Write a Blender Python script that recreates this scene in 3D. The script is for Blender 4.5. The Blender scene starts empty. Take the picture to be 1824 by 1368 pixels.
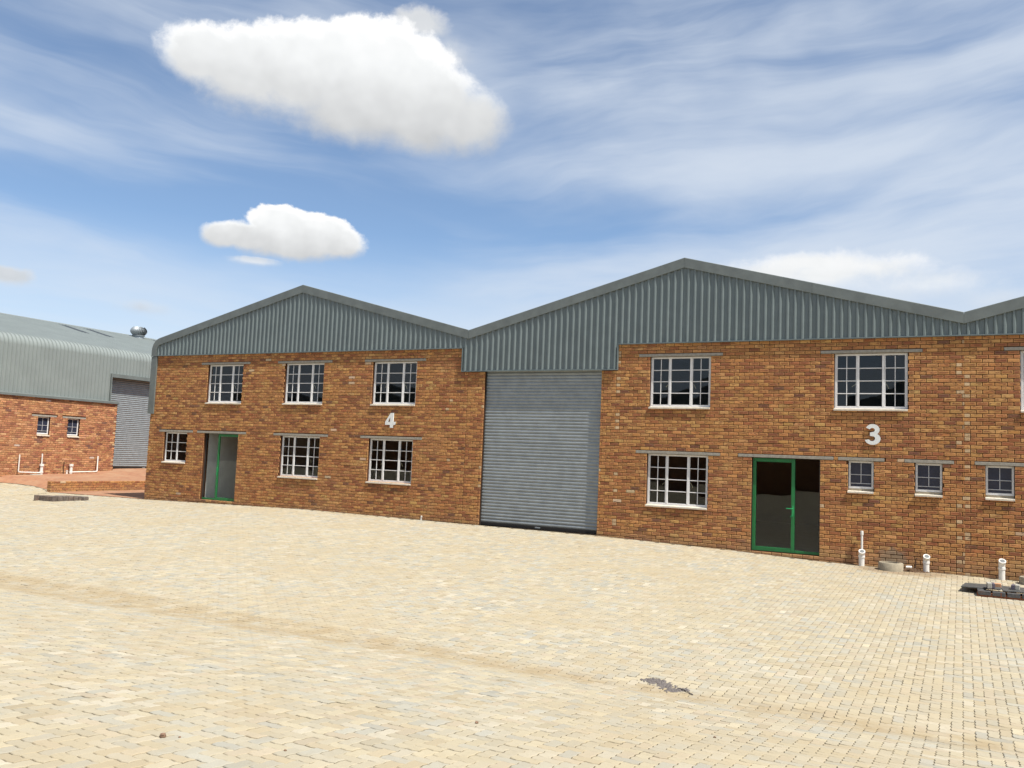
import bpy, bmesh, math, random
import numpy as np
from mathutils import Vector, Matrix

random.seed(7)
rng = np.random.default_rng(11)
C = bpy.context.scene.collection
SC = bpy.context.scene
R = math.radians

# ------------------------------------------------------------------ camera
CAM_Y, CAM_Z, FPX = -20.9716, 1.90, 1549.06
_pit, _rol, _yaw = R(4.9136), R(2.3646), R(-27.4647)
_fw = Vector((math.sin(_yaw)*math.cos(_pit), math.cos(_yaw)*math.cos(_pit), math.sin(_pit)))
_rt = Vector((math.cos(_yaw), -math.sin(_yaw), 0))
_up = _rt.cross(_fw)
RT = math.cos(_rol)*_rt + math.sin(_rol)*_up
UP = math.cos(_rol)*_up - math.sin(_rol)*_rt
FW = _fw
cam = bpy.data.cameras.new('camera')
cam.sensor_width = 36
cam.lens = 36*FPX/1824
cam.clip_start, cam.clip_end = 0.1, 3000
co = bpy.data.objects.new('camera', cam)
co.matrix_world = Matrix(((RT.x, UP.x, -FW.x, 0), (RT.y, UP.y, -FW.y, CAM_Y), (RT.z, UP.z, -FW.z, CAM_Z), (0, 0, 0, 1)))
C.objects.link(co)
SC.camera = co
CAMP = np.array([0, CAM_Y, CAM_Z])
def pix(x, y, z):
    """position in the 1824 x 1368 frame and depth of world points (arrays)"""
    dx, dy, dz = x, y-CAM_Y, z-CAM_Z
    w = dx*FW.x+dy*FW.y+dz*FW.z
    return (912+FPX*(dx*RT.x+dy*RT.y+dz*RT.z)/w, 684-FPX*(dx*UP.x+dy*UP.y+dz*UP.z)/w, w)

# ------------------------------------------------------------------ sun, exposure
SUN = Vector((3.35, -.92, 5.95)).normalized()
SUN_EL = math.asin(SUN.z)
SUN_AZ = math.atan2(SUN.x, SUN.y)
sl = bpy.data.lights.new('sun', 'SUN')
sl.energy, sl.angle, sl.color = 5.0, R(0.53), (1.0, 0.955, 0.88)
so = bpy.data.objects.new('sun', sl)
so.rotation_euler = SUN.to_track_quat('Z', 'Y').to_euler()
so.location = (10, -10, 20)
C.objects.link(so)
SC.view_settings.view_transform = 'Standard'
SC.view_settings.look = 'None'
SC.view_settings.exposure = 0.38
SC.view_settings.gamma = 1.0
SC.view_settings.use_curve_mapping = False
SC.cycles.max_bounces = 8
SC.cycles.transparent_max_bounces = 12

# ------------------------------------------------------------------ node helper
class N:
    def __init__(s, tree):
        s.t = tree; s.n = tree.nodes; s.l = tree.links
    def new(s, typ, **kw):
        n = s.n.new(typ)
        for k, v in kw.items(): setattr(n, k, v)
        return n
    def put(s, sock, v):
        if isinstance(v, bpy.types.NodeSocket): s.l.new(v, sock)
        elif v is not None: sock.default_value = v
    def m(s, op, a, b=None, c=None, clamp=False):
        n = s.n.new('ShaderNodeMath'); n.operation = op; n.use_clamp = clamp
        s.put(n.inputs[0], a)
        if b is not None: s.put(n.inputs[1], b)
        if c is not None: s.put(n.inputs[2], c)
        return n.outputs[0]
    def smooth(s, v, a, b, lo=0.0, hi=1.0):
        n = s.n.new('ShaderNodeMapRange'); n.interpolation_type = 'SMOOTHSTEP'
        s.put(n.inputs['Value'], v); n.inputs['From Min'].default_value = a; n.inputs['From Max'].default_value = b
        n.inputs['To Min'].default_value = lo; n.inputs['To Max'].default_value = hi
        return n.outputs[0]
    def mix(s, f, a, b, blend='MIX'):
        n = s.n.new('ShaderNodeMix'); n.data_type = 'RGBA'; n.blend_type = blend
        s.put(n.inputs[0], f); s.put(n.inputs[6], a); s.put(n.inputs[7], b)
        return n.outputs[2]
    def noise(s, vec, scale, detail=4, rough=.55, dist=0.0, dim='3D'):
        n = s.n.new('ShaderNodeTexNoise'); n.noise_dimensions = dim
        if vec is not None: s.l.new(vec, n.inputs['Vector'])
        n.inputs['Scale'].default_value = scale; n.inputs['Detail'].default_value = detail
        n.inputs['Roughness'].default_value = rough; n.inputs['Distortion'].default_value = dist
        return n.outputs[0]
    def vec(s, x, y, z=0.0):
        n = s.n.new('ShaderNodeCombineXYZ')
        for i, v in enumerate((x, y, z)): s.put(n.inputs[i], v)
        return n.outputs[0]
    def ramp(s, f, stops):
        n = s.n.new('ShaderNodeValToRGB'); e = n.color_ramp.elements
        while len(e) < len(stops): e.new(0.5)
        for i, (p, c) in enumerate(stops): e[i].position = p; e[i].color = (*c, 1)
        s.put(n.inputs[0], f)
        return n.outputs[0]

# ------------------------------------------------------------------ sky: Nishita air, cirrus veils and cumulus
W = bpy.data.worlds.new('World'); SC.world = W; W.use_nodes = True
w = N(W.node_tree); w.n.clear()
sky = w.new('ShaderNodeTexSky', sky_type='NISHITA', sun_disc=False)
sky.sun_elevation = SUN_EL; sky.sun_rotation = SUN_AZ
sky.altitude = 1500; sky.air_density = 1.0; sky.dust_density = 0.6; sky.ozone_density = 1.2
tc = w.new('ShaderNodeTexCoord')
sep = w.new('ShaderNodeSeparateXYZ'); w.l.new(tc.outputs['Generated'], sep.inputs[0])
dx, dy, dz = sep.outputs
az = w.m('MULTIPLY', w.m('ARCTAN2', dx, dy), 57.29578)        # degrees from +Y towards +X
el = w.m('MULTIPLY', w.m('ARCSINE', dz), 57.29578)
AE = w.vec(az, el, 0)
# cirrus: long soft bands, level on the left, rising to the right further round, thickening towards the horizon
wander = w.noise(w.vec(w.m('MULTIPLY', az, .035), w.m('MULTIPLY', el, .09), 1.7), 1.0, 4, .55)
wander = w.m('MULTIPLY', w.m('SUBTRACT', wander, .5), 6.5)
vl = w.m('ADD', w.m('ADD', el, w.m('MULTIPLY', az, .10)), wander)
ul = w.m('SUBTRACT', az, w.m('MULTIPLY', el, .25))
bands_l = w.noise(w.vec(w.m('MULTIPLY', ul, .030), w.m('MULTIPLY', vl, .26), 3.3), 1.0, 7, .52, .2)
vr = w.m('ADD', w.m('SUBTRACT', el, w.m('MULTIPLY', az, .13)), w.m('MULTIPLY', wander, 1.0))
ur = w.m('ADD', az, w.m('MULTIPLY', el, .13))
bands_r = w.noise(w.vec(w.m('MULTIPLY', ur, .038), w.m('MULTIPLY', vr, .24), 8.1), 1.0, 7, .54, .25)
side = w.smooth(az, -40, -22)
bands = w.m('ADD', w.m('MULTIPLY', bands_l, w.m('SUBTRACT', 1.0, side)), w.m('MULTIPLY', bands_r, side))
veil_big = w.noise(w.vec(w.m('MULTIPLY', az, .045), w.m('MULTIPLY', el, .085), 7.7), 1.0, 4, .55, .3)
az_gain = w.smooth(az, -46, -8, 0.0, 0.15)
top_gain = w.smooth(el, 20, 27, 0.0, -.05)
gap = w.m('MULTIPLY', w.smooth(w.m('ABSOLUTE', w.m('SUBTRACT', el, w.m('ADD', 15.4, w.m('MULTIPLY', w.m('ADD', az, 30.0), .02)))), 0.3, 3.6, 1.0, 0.0), -.17)
veil = w.m('ADD', w.m('ADD', w.m('ADD', w.m('MULTIPLY', bands, 0.95), w.m('MULTIPLY', veil_big, 0.50)), az_gain), w.m('ADD', top_gain, gap))
veil = w.smooth(w.m('ADD', veil, w.m('MULTIPLY', w.smooth(w.m('ABSOLUTE', w.m('SUBTRACT', el, 16.5)), 1.0, 5.5, 1.0, 0.0), w.smooth(az, -22, -4, 0.0, .13))), 0.49, 1.03, 0.07, 0.80)
horizon = w.smooth(el, 3, 16.0, 0.80, 0.0)
veil = w.m('MAXIMUM', veil, w.m('ADD', w.m('MULTIPLY', veil, .5), w.m('MULTIPLY', horizon, w.m('ADD', .62, w.m('MULTIPLY', bands, .5)))))

def blobs(lst):
    out = None
    for (a, e, ra, re) in lst:
        u = w.m('DIVIDE', w.m('SUBTRACT', az, a), ra)
        v = w.m('DIVIDE', w.m('SUBTRACT', el, e), re)
        d = w.m('SUBTRACT', 1.0, w.m('SQRT', w.m('ADD', w.m('MULTIPLY', u, u), w.m('MULTIPLY', v, v))))
        out = d if out is None else w.m('SMOOTH_MAX', out, d, 0.18)
    return out
def cumulus(lst, e0, e1, soft=0.2, amp=0.62, scale=0.55, grey=0.62, seed=0.0, bright=1.02):
    """white heap of cloud: a field of blobs with its edge broken up by noise, lit from the sun's side, grey below"""
    P = w.vec(az, w.m('MULTIPLY', el, 1.15), seed)
    n1 = w.m('SUBTRACT', w.noise(P, scale, 10, .62, .15), .5)
    n0 = w.m('SUBTRACT', w.noise(P, scale*.75, 2.5, .5, .1), .5)
    n2 = w.m('SUBTRACT', w.noise(w.vec(w.m('ADD', az, .8), w.m('ADD', w.m('MULTIPLY', el, 1.15), .8), seed), scale*.75, 2.5, .5, .1), .5)
    f = w.m('ADD', w.m('ADD', blobs(lst), .085), w.m('MULTIPLY', n1, amp))
    up = w.smooth(el, e0, e1)
    edge = w.m('MULTIPLY', w.m('SUBTRACT', 1.0, up), soft*2.0)
    alpha = w.m('DIVIDE', f, w.m('ADD', soft*.55, edge), clamp=True)
    alpha = w.smooth(alpha, 0, 1)
    relief = w.m('MULTIPLY', w.m('SUBTRACT', n0, n2), 0.42)
    crest = w.m('MULTIPLY', w.smooth(f, .04, .50, .50, 0.0), w.smooth(up, .25, .85))
    lit = w.m('ADD', w.m('ADD', w.m('MULTIPLY', up, .80), relief), crest, clamp=True)
    col = w.ramp(lit, [(0.0, (grey*1.02, grey*1.04, grey*1.06)), (0.35, (grey*1.28, grey*1.30, grey*1.31)), (0.70, (.88*bright, .895*bright, .90*bright)), (1.0, (1.0*bright, 1.0*bright, 1.0*bright))])
    return alpha, col
big = cumulus([(-48.3, 23.4, 3.0, 1.9), (-45.7, 22.9, 3.8, 2.6), (-42.5, 23.2, 4.3, 3.1), (-39.0, 24.3, 4.2, 2.7), (-36.5, 23.7, 4.8, 3.2), (-34.0, 22.0, 4.4, 2.8), (-38.5, 21.6, 5.6, 2.6), (-31.3, 21.4, 3.2, 2.2), (-34.5, 20.9, 4.0, 1.9)], 18.4, 26.6, .34, .78, .50, .56, 1.3)
wisp = cumulus([(-34.8, 26.9, 2.3, 1.2), (-32.6, 25.2, 2.0, 1.3)], 24, 28, .9, 1.0, .6, .62, 5.1, .85)
small = cumulus([(-43.0, 14.2, 2.3, 1.25), (-40.9, 13.8, 2.7, 1.35), (-44.8, 13.2, 2.8, .95), (-46.4, 13.1, 1.5, .85), (-39.4, 13.3, 2.0, 1.15), (-42.3, 13.0, 4.0, 1.15)], 11.3, 15.3, .27, .72, .80, .56, 9.2)
under = cumulus([(-44.5, 11.7, 2.0, .34)], 11.3, 12.1, .7, .9, 1.1, .66, 4.4, .85)
far_a = cumulus([(-50.9, 8.2, 2.0, .55), (-58.2, 9.2, 1.5, .7)], 7.6, 9.6, .9, 1.1, .8, .58, 2.2, .72)
far_b = cumulus([(-8.3, 12.0, 7.5, 1.7), (1.6, 10.3, 3.6, 1.3), (-8.7, 12.9, 3.6, .8), (-2.0, 11.2, 4.5, 1.3), (-14, 11.6, 4.5, 1.2), (-24, 9.8, 5.5, .9), (6, 9.5, 4, 1.4)], 9.6, 13.0, 1.1, 1.2, .5, .70, 6.6, .97)
bg_sky = w.new('ShaderNodeBackground'); bg_sky.inputs[1].default_value = 0.112
w.l.new(w.mix(1.0, sky.outputs[0], (.90, 1.0, 1.05, 1), 'MULTIPLY'), bg_sky.inputs[0])
bg_veil = w.new('ShaderNodeBackground'); bg_veil.inputs[0].default_value = (.66, .72, .80, 1); bg_veil.inputs[1].default_value = 0.86
cur = w.new('ShaderNodeMixShader'); w.put(cur.inputs[0], w.m('MULTIPLY', veil, 1.0, clamp=True))
w.l.new(bg_sky.outputs[0], cur.inputs[1]); w.l.new(bg_veil.outputs[0], cur.inputs[2])
cur = cur.outputs[0]
for (a, c), k in ((far_a, .8), (far_b, .95), (wisp, .85), (under, .75), (big, 1.0), (small, 1.0)):
    b = w.new('ShaderNodeBackground'); w.l.new(c, b.inputs[0]); b.inputs[1].default_value = 0.80
    mx = w.new('ShaderNodeMixShader'); w.put(mx.inputs[0], w.m('MULTIPLY', a, k))
    w.l.new(cur, mx.inputs[1]); w.l.new(b.outputs[0], mx.inputs[2]); cur = mx.outputs[0]
wo = w.new('ShaderNodeOutputWorld'); w.l.new(cur, wo.inputs[0])

# ------------------------------------------------------------------ materials
def mat(name):
    m = bpy.data.materials.new(name); m.use_nodes = True
    n = N(m.node_tree); n.n.clear()
    out = n.new('ShaderNodeOutputMaterial'); b = n.new('ShaderNodeBsdfPrincipled')
    n.l.new(b.outputs[0], out.inputs[0])
    n.pos = n.new('ShaderNodeNewGeometry').outputs['Position']
    n.out = out; n.b = b; n.mat = m
    return n
def bump(n, h, strength, dist=0.01):
    bp = n.new('ShaderNodeBump'); bp.inputs['Strength'].default_value = strength; bp.inputs['Distance'].default_value = dist
    n.l.new(h, bp.inputs['Height']); n.l.new(bp.outputs[0], n.b.inputs['Normal'])
def piece_colour(n):
    a = n.new('ShaderNodeAttribute', attribute_name='col')
    o = n.new('ShaderNodeObjectInfo')
    return n.mix(1.0, a.outputs['Color'], o.outputs['Color'], 'ADD')
def simple(name, col, rough=.5, metal=0.0, vary=.12, scale=6.0, bmp=0.0, bscale=80, spec=.5, dirt=None):
    n = mat(name)
    nz = n.noise(n.pos, scale, 5, .6)
    c = n.mix(n.smooth(nz, .3, .7), tuple(x*(1-vary) for x in col)+(1,), tuple(min(1, x*(1+vary)) for x in col)+(1,))
    if dirt:
        d = n.smooth(n.noise(n.pos, scale*.35, 6, .65), .52, .75)
        c = n.mix(n.m('MULTIPLY', d, dirt[1]), c, (*dirt[0], 1))
    n.l.new(c, n.b.inputs['Base Color'])
    n.b.inputs['Roughness'].default_value = rough; n.b.inputs['Metallic'].default_value = metal
    n.b.inputs['Specular IOR Level'].default_value = spec
    if bmp: bump(n, n.noise(n.pos, bscale, 3, .6), bmp, .004)
    return n.mat

# clay face bricks: every brick brings its own colour, the kiln marks inside it are noise
n = mat('clay_brick')
c = piece_colour(n)
stretch = n.new('ShaderNodeMapping'); stretch.inputs['Scale'].default_value = (1, 1, 1.9); n.l.new(n.pos, stretch.inputs[0])
ht = n.new('ShaderNodeAttribute', attribute_name='heart')
hm = n.smooth(n.noise(stretch.outputs[0], 6.5, 2, .5), .46, .57)
sc = n.new('ShaderNodeSeparateColor'); n.l.new(c, sc.inputs[0])
hm = n.m('MULTIPLY', hm, n.smooth(sc.outputs[2], .15, .24, 1.0, 0.0))
c = n.mix(n.m('MULTIPLY', n.m('MULTIPLY', ht.outputs['Fac'], hm), .68), n.mix(n.m('MULTIPLY', n.m('SUBTRACT', 1.0, ht.outputs['Fac']), .30), c, (.54, .335, .155, 1)), (.195, .070, .036, 1))
blotch = n.noise(stretch.outputs[0], 10.5, 3, .6)
c = n.mix(n.smooth(blotch, .585, .67, 0, .70), c, (.095, .042, .032, 1))
pale = n.noise(stretch.outputs[0], 15, 3, .6)
c = n.mix(n.smooth(pale, .54, .74, 0, .45), c, (.50, .285, .125, 1))
grit = n.noise(n.pos, 240, 2, .5)
c = n.mix(.3, c, n.mix(n.smooth(grit, .3, .7), (.62, .58, .55, 1), (1.25, 1.22, 1.2, 1)), 'MULTIPLY')
wash = n.noise(n.pos, .55, 5, .65)
c = n.mix(n.smooth(wash, .5, .75, 0, .16), c, (.42, .27, .15, 1))
sp = n.new('ShaderNodeSeparateXYZ'); n.l.new(n.pos, sp.inputs[0])       # cement splashed on the wall above the drain ring
qx = n.m('DIVIDE', n.m('ADD', sp.outputs[0], 1.36), .36); qz = n.m('DIVIDE', n.m('SUBTRACT', sp.outputs[2], .03), .30)
rr = n.m('SQRT', n.m('ADD', n.m('MULTIPLY', qx, qx), n.m('MULTIPLY', qz, qz)))
rr = n.m('ADD', rr, n.m('MULTIPLY', n.m('SUBTRACT', n.noise(n.pos, 7, 5, .65), .5), 1.5))
c = n.mix(n.m('MULTIPLY', n.smooth(rr, .55, 1.05, 1, 0), .62), c, (.27, .235, .17, 1))
foot = n.m('ADD', sp.outputs[2], n.m('MULTIPLY', n.noise(n.pos, 1.6, 5, .65), -.45))  # dust splashed up the foot of the wall
c = n.mix(n.smooth(foot, -.25, .12, .32, 0), c, (.40, .27, .15, 1))
n.l.new(c, n.b.inputs['Base Color']); n.b.inputs['Roughness'].default_value = .85; n.b.inputs['Specular IOR Level'].default_value = .25
bump(n, n.noise(n.pos, 120, 4, .65), .35, .004)
M_BRICK = n.mat
M_MORTAR = simple('mortar', (.078, .034, .017), .95, 0, .25, 9, .4, 150, .1)
# concrete pavers
n = mat('concrete_paver')
c = piece_colour(n)
spk = n.noise(n.pos, 190, 3, .7)
c = n.mix(.5, c, n.mix(n.smooth(spk, .3, .7), (.80, .79, .77, 1), (1.12, 1.12, 1.12, 1)), 'MULTIPLY')
pat = n.noise(n.pos, .6, 5, .6)
c = n.mix(n.smooth(pat, .42, .70, 0, .55), c, (.40, .325, .205, 1))
pat2 = n.noise(n.pos, 5.5, 5, .65)
c = n.mix(n.smooth(pat2, .5, .72, 0, .35), c, (.36, .30, .195, 1))
pat3 = n.noise(n.pos, 23, 4, .65)
c = n.mix(n.smooth(pat3, .55, .72, 0, .30), c, (.28, .24, .17, 1))
sp = n.new('ShaderNodeSeparateXYZ'); n.l.new(n.pos, sp.inputs[0])
wob = n.m('MULTIPLY', n.m('SUBTRACT', n.noise(n.pos, .8, 4, .6), .5), .55)
dist = n.m('ABSOLUTE', n.m('ADD', n.m('ADD', sp.outputs[1], 12.0), wob))
wide = n.smooth(sp.outputs[0], -12, -2, .38, 0)
fall = n.smooth(n.m('SUBTRACT', dist, wide), .03, .40, 1.0, 0.0)
brk = n.smooth(n.noise(n.pos, 2.6, 6, .7), .36, .62)
c = n.mix(n.m('MULTIPLY', n.m('MULTIPLY', fall, .78), n.m('ADD', .25, n.m('MULTIPLY', brk, .75))), c, (.335, .255, .148, 1))
ex = n.m('DIVIDE', n.m('ADD', sp.outputs[0], 1.15), 1.25); ey = n.m('DIVIDE', n.m('ADD', sp.outputs[1], .35), .75)   # earth trodden out from the drain ring
er = n.m('ADD', n.m('SQRT', n.m('ADD', n.m('MULTIPLY', ex, ex), n.m('MULTIPLY', ey, ey))), n.m('MULTIPLY', n.m('SUBTRACT', n.noise(n.pos, 3.2, 6, .65), .5), 1.1))
c = n.mix(n.smooth(er, .45, 1.05, .62, 0), c, (.225, .145, .075, 1))
foot = n.m('ADD', n.m('MULTIPLY', sp.outputs[1], -1.0), n.m('MULTIPLY', n.noise(n.pos, 2.2, 6, .7), -.30))                # grit along the foot of the wall
c = n.mix(n.smooth(foot, -.12, .07, .55, 0), c, (.27, .185, .10, 1))
n.l.new(c, n.b.inputs['Base Color']); n.b.inputs['Roughness'].default_value = .9; n.b.inputs['Specular IOR Level'].default_value = .2
bump(n, n.noise(n.pos, 150, 4, .7), .4, .003)
M_PAVER = n.mat
n = mat('paving_bed')                 # sand between the pavers; where no paver is modelled, the paving seen as a sheet
a = n.new('ShaderNodeAttribute', attribute_name='joint')
bt = n.new('ShaderNodeTexBrick'); n.l.new(n.pos, bt.inputs[0])
bt.inputs['Scale'].default_value = 1; bt.inputs['Brick Width'].default_value = .2; bt.inputs['Row Height'].default_value = .1; bt.inputs['Mortar Size'].default_value = .004
bt.inputs['Color1'].default_value = (.42, .355, .235, 1); bt.inputs['Color2'].default_value = (.37, .335, .25, 1); bt.inputs['Mortar'].default_value = (.25, .20, .12, 1)
c = n.mix(a.outputs['Fac'], bt.outputs[0], n.mix(n.smooth(n.noise(n.pos, 2.4, 6, .7), .42, .66), (.115, .096, .068, 1), (.31, .262, .178, 1)))
n.l.new(c, n.b.inputs['Base Color']); n.b.inputs['Roughness'].default_value = .95; n.b.inputs['Specular IOR Level'].default_value = .1
M_BED = n.mat
n = mat('red_clay_paving')
bt = n.new('ShaderNodeTexBrick'); n.l.new(n.pos, bt.inputs[0])
bt.inputs['Scale'].default_value = 1; bt.inputs['Brick Width'].default_value = .222; bt.inputs['Row Height'].default_value = .106; bt.inputs['Mortar Size'].default_value = .005
bt.inputs['Color1'].default_value = (.36, .175, .092, 1); bt.inputs['Color2'].default_value = (.29, .130, .070, 1); bt.inputs['Mortar'].default_value = (.31, .20, .12, 1)
c = n.mix(n.smooth(n.noise(n.pos, 1.3, 5, .6), .4, .7, 0, .55), bt.outputs[0], (.40, .26, .155, 1))
n.l.new(c, n.b.inputs['Base Color']); n.b.inputs['Roughness'].default_value = .9
M_REDPAVE = n.mat
n = mat('brick_sheet')
cmb = n.new('ShaderNodeSeparateXYZ'); n.l.new(n.pos, cmb.inputs[0])
bt = n.new('ShaderNodeTexBrick'); n.l.new(n.vec(n.m('ADD', cmb.outputs[0], cmb.outputs[1]), cmb.outputs[2]), bt.inputs[0])
bt.inputs['Scale'].default_value = 1; bt.inputs['Brick Width'].default_value = .232; bt.inputs['Row Height'].default_value = .084; bt.inputs['Mortar Size'].default_value = .005
bt.inputs['Color1'].default_value = (.42, .21, .085, 1); bt.inputs['Color2'].default_value = (.27, .10, .05, 1); bt.inputs['Mortar'].default_value = (.2, .1, .055, 1)
n.l.new(bt.outputs[0], n.b.inputs['Base Color']); n.b.inputs['Roughness'].default_value = .9
M_BRICKSHEET = n.mat

M_CLAD = simple('grey_green_sheet_steel', (.138, .168, .168), .38, 0, .07, 2.2, 0, 0, .5, ((.122, .147, .145), .45))
M_TRIM = simple('grey_green_flashing', (.140, .158, .150), .45, 0, .12, 3.0, 0, 0, .5, ((.14, .155, .14), .5))
M_ROOF2 = simple('pale_grey_green_roof_steel', (.232, .258, .246), .45, 0, .05, 1.2, 0, 0, .45, ((.21, .232, .222), .4))
M_GALV = simple('galvanised_slat', (.27, .295, .305), .45, .25, .10, 5.0, 0, 0, .5)
M_RUBBER = simple('black_rubber', (.012, .010, .009), .6)
M_WHITE = simple('white_window_paint', (.72, .71, .70), .45, 0, .05, 8, 0, 0, .4, ((.55, .50, .42), .35))
M_SILL = simple('painted_sill', (.62, .56, .46), .7, 0, .12, 9, .2, 90, .3, ((.42, .30, .20), .5))
M_CONC = simple('lintel_concrete', (.31, .285, .24), .9, 0, .16, 14, .4, 140, .2, ((.27, .24, .20), .4))
M_CEMENT = simple('cement_ring', (.34, .295, .215), .9, 0, .14, 12, .4, 120, .2, ((.3, .25, .18), .5))
M_GREEN = simple('green_door_paint', (.012, .155, .045), .35, 0, .1, 8, 0, 0, .5)
M_GREENLT = simple('green_handle_paint', (.02, .30, .10), .25, 0, .1, 8, 0, 0, .6)
M_DARKFR = simple('dark_door_frame', (.035, .03, .026), .5)
M_PVC = simple('white_plastic_pipe', (.74, .72, .67), .4, 0, .04, 12, 0, 0, .45, ((.56, .48, .36), .5))
M_PVCIN = simple('pipe_inside', (.16, .17, .17), .7)
M_BRASS = simple('window_stay_metal', (.55, .46, .28), .35, .7)
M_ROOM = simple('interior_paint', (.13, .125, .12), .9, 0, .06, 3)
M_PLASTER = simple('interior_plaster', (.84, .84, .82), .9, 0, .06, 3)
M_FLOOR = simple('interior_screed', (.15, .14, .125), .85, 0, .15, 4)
M_SIGN = simple('number_paint', (.74, .75, .73), .55, 0, .04, 30)
M_SLAB = simple('dark_cover_slab', (.075, .075, .072), .75, 0, .25, 9, .4, 70, .35, ((.13, .125, .11), .6))
M_DARKBRICK = simple('charcoal_paver_brick', (.085, .085, .085), .85, 0, .25, 22, .5, 130, .3, ((.15, .09, .06), .6))
M_BROWNBRICK = simple('brown_grey_brick', (.135, .110, .092), .85, 0, .3, 9, .5, 110, .3, ((.20, .11, .07), .6))
M_REDMORT = simple('red_mortar', (.22, .085, .045), .95, 0, .25, 30, .4, 150, .1)
M_PINK = simple('pale_orange_brick', (.52, .27, .14), .85, 0, .12, 20, .4, 150)
M_GREYBLK = simple('grey_paver_block', (.38, .36, .31), .9, 0, .14, 20, .4, 150)
M_PURPLE = simple('dark_paver_block', (.11, .095, .12), .85, 0, .2, 20, .4, 150)
M_TAR = simple('spilt_tar', (.15, .132, .122), .9, 0, .35, 60, .6, 160, .2)
M_IRON = simple('rusty_iron', (.10, .055, .035), .75, .2, .3, 30)
M_STONE = simple('brown_pebble', (.20, .12, .075), .85, 0, .3, 40, .4, 200)
M_SOIL = simple('dark_soil', (.10, .062, .038), .95, 0, .35, 25, .5, 120, .1)
M_DIRT = simple('dry_ground', (.36, .235, .13), .95, 0, .25, .2, .3, 5, .1)
M_SKYLIGHT = simple('smoked_skylight_sheet', (.085, .095, .10), .4, 0, .1, 3)
M_OBSC = simple('obscured_glass', (.030, .036, .058), .22, 0, .12, 9, .15, 260, .5)
M_GREYBAR = simple('grey_window_bar', (.46, .46, .47), .5, 0, .06, 9)  # bars of the small windows, greyer than their white frames
M_ALU = simple('aluminium', (.30, .33, .345), .55, .5, .06, 5)
n = mat('window_glass'); n.n.remove(n.b)
geo = n.new('ShaderNodeNewGeometry'); dt = n.new('ShaderNodeVectorMath', operation='DOT_PRODUCT')
n.l.new(geo.outputs['Incoming'], dt.inputs[0]); n.l.new(geo.outputs['Normal'], dt.inputs[1])
fres = n.m('ADD', .043, n.m('MULTIPLY', .957, n.m('POWER', n.m('SUBTRACT', 1.0, n.m('ABSOLUTE', dt.outputs['Value']), clamp=True), 5)))
tr = n.new('ShaderNodeBsdfTransparent'); tr.inputs[0].default_value = (.93, .945, .94, 1)
gl = n.new('ShaderNodeBsdfGlossy'); gl.inputs['Roughness'].default_value = .0; gl.inputs[0].default_value = (.9, .92, .95, 1)
bp = n.new('ShaderNodeBump'); bp.inputs['Strength'].default_value = .02; bp.inputs['Distance'].default_value = .02
n.l.new(n.noise(n.pos, 2.2, 2, .5), bp.inputs['Height']); n.l.new(bp.outputs[0], gl.inputs['Normal'])
ms = n.new('ShaderNodeMixShader'); n.put(ms.inputs[0], n.m('MULTIPLY', fres, .6, clamp=True)); n.l.new(tr.outputs[0], ms.inputs[1]); n.l.new(gl.outputs[0], ms.inputs[2])
n.l.new(ms.outputs[0], n.out.inputs[0])
M_GLASS = n.mat

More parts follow.
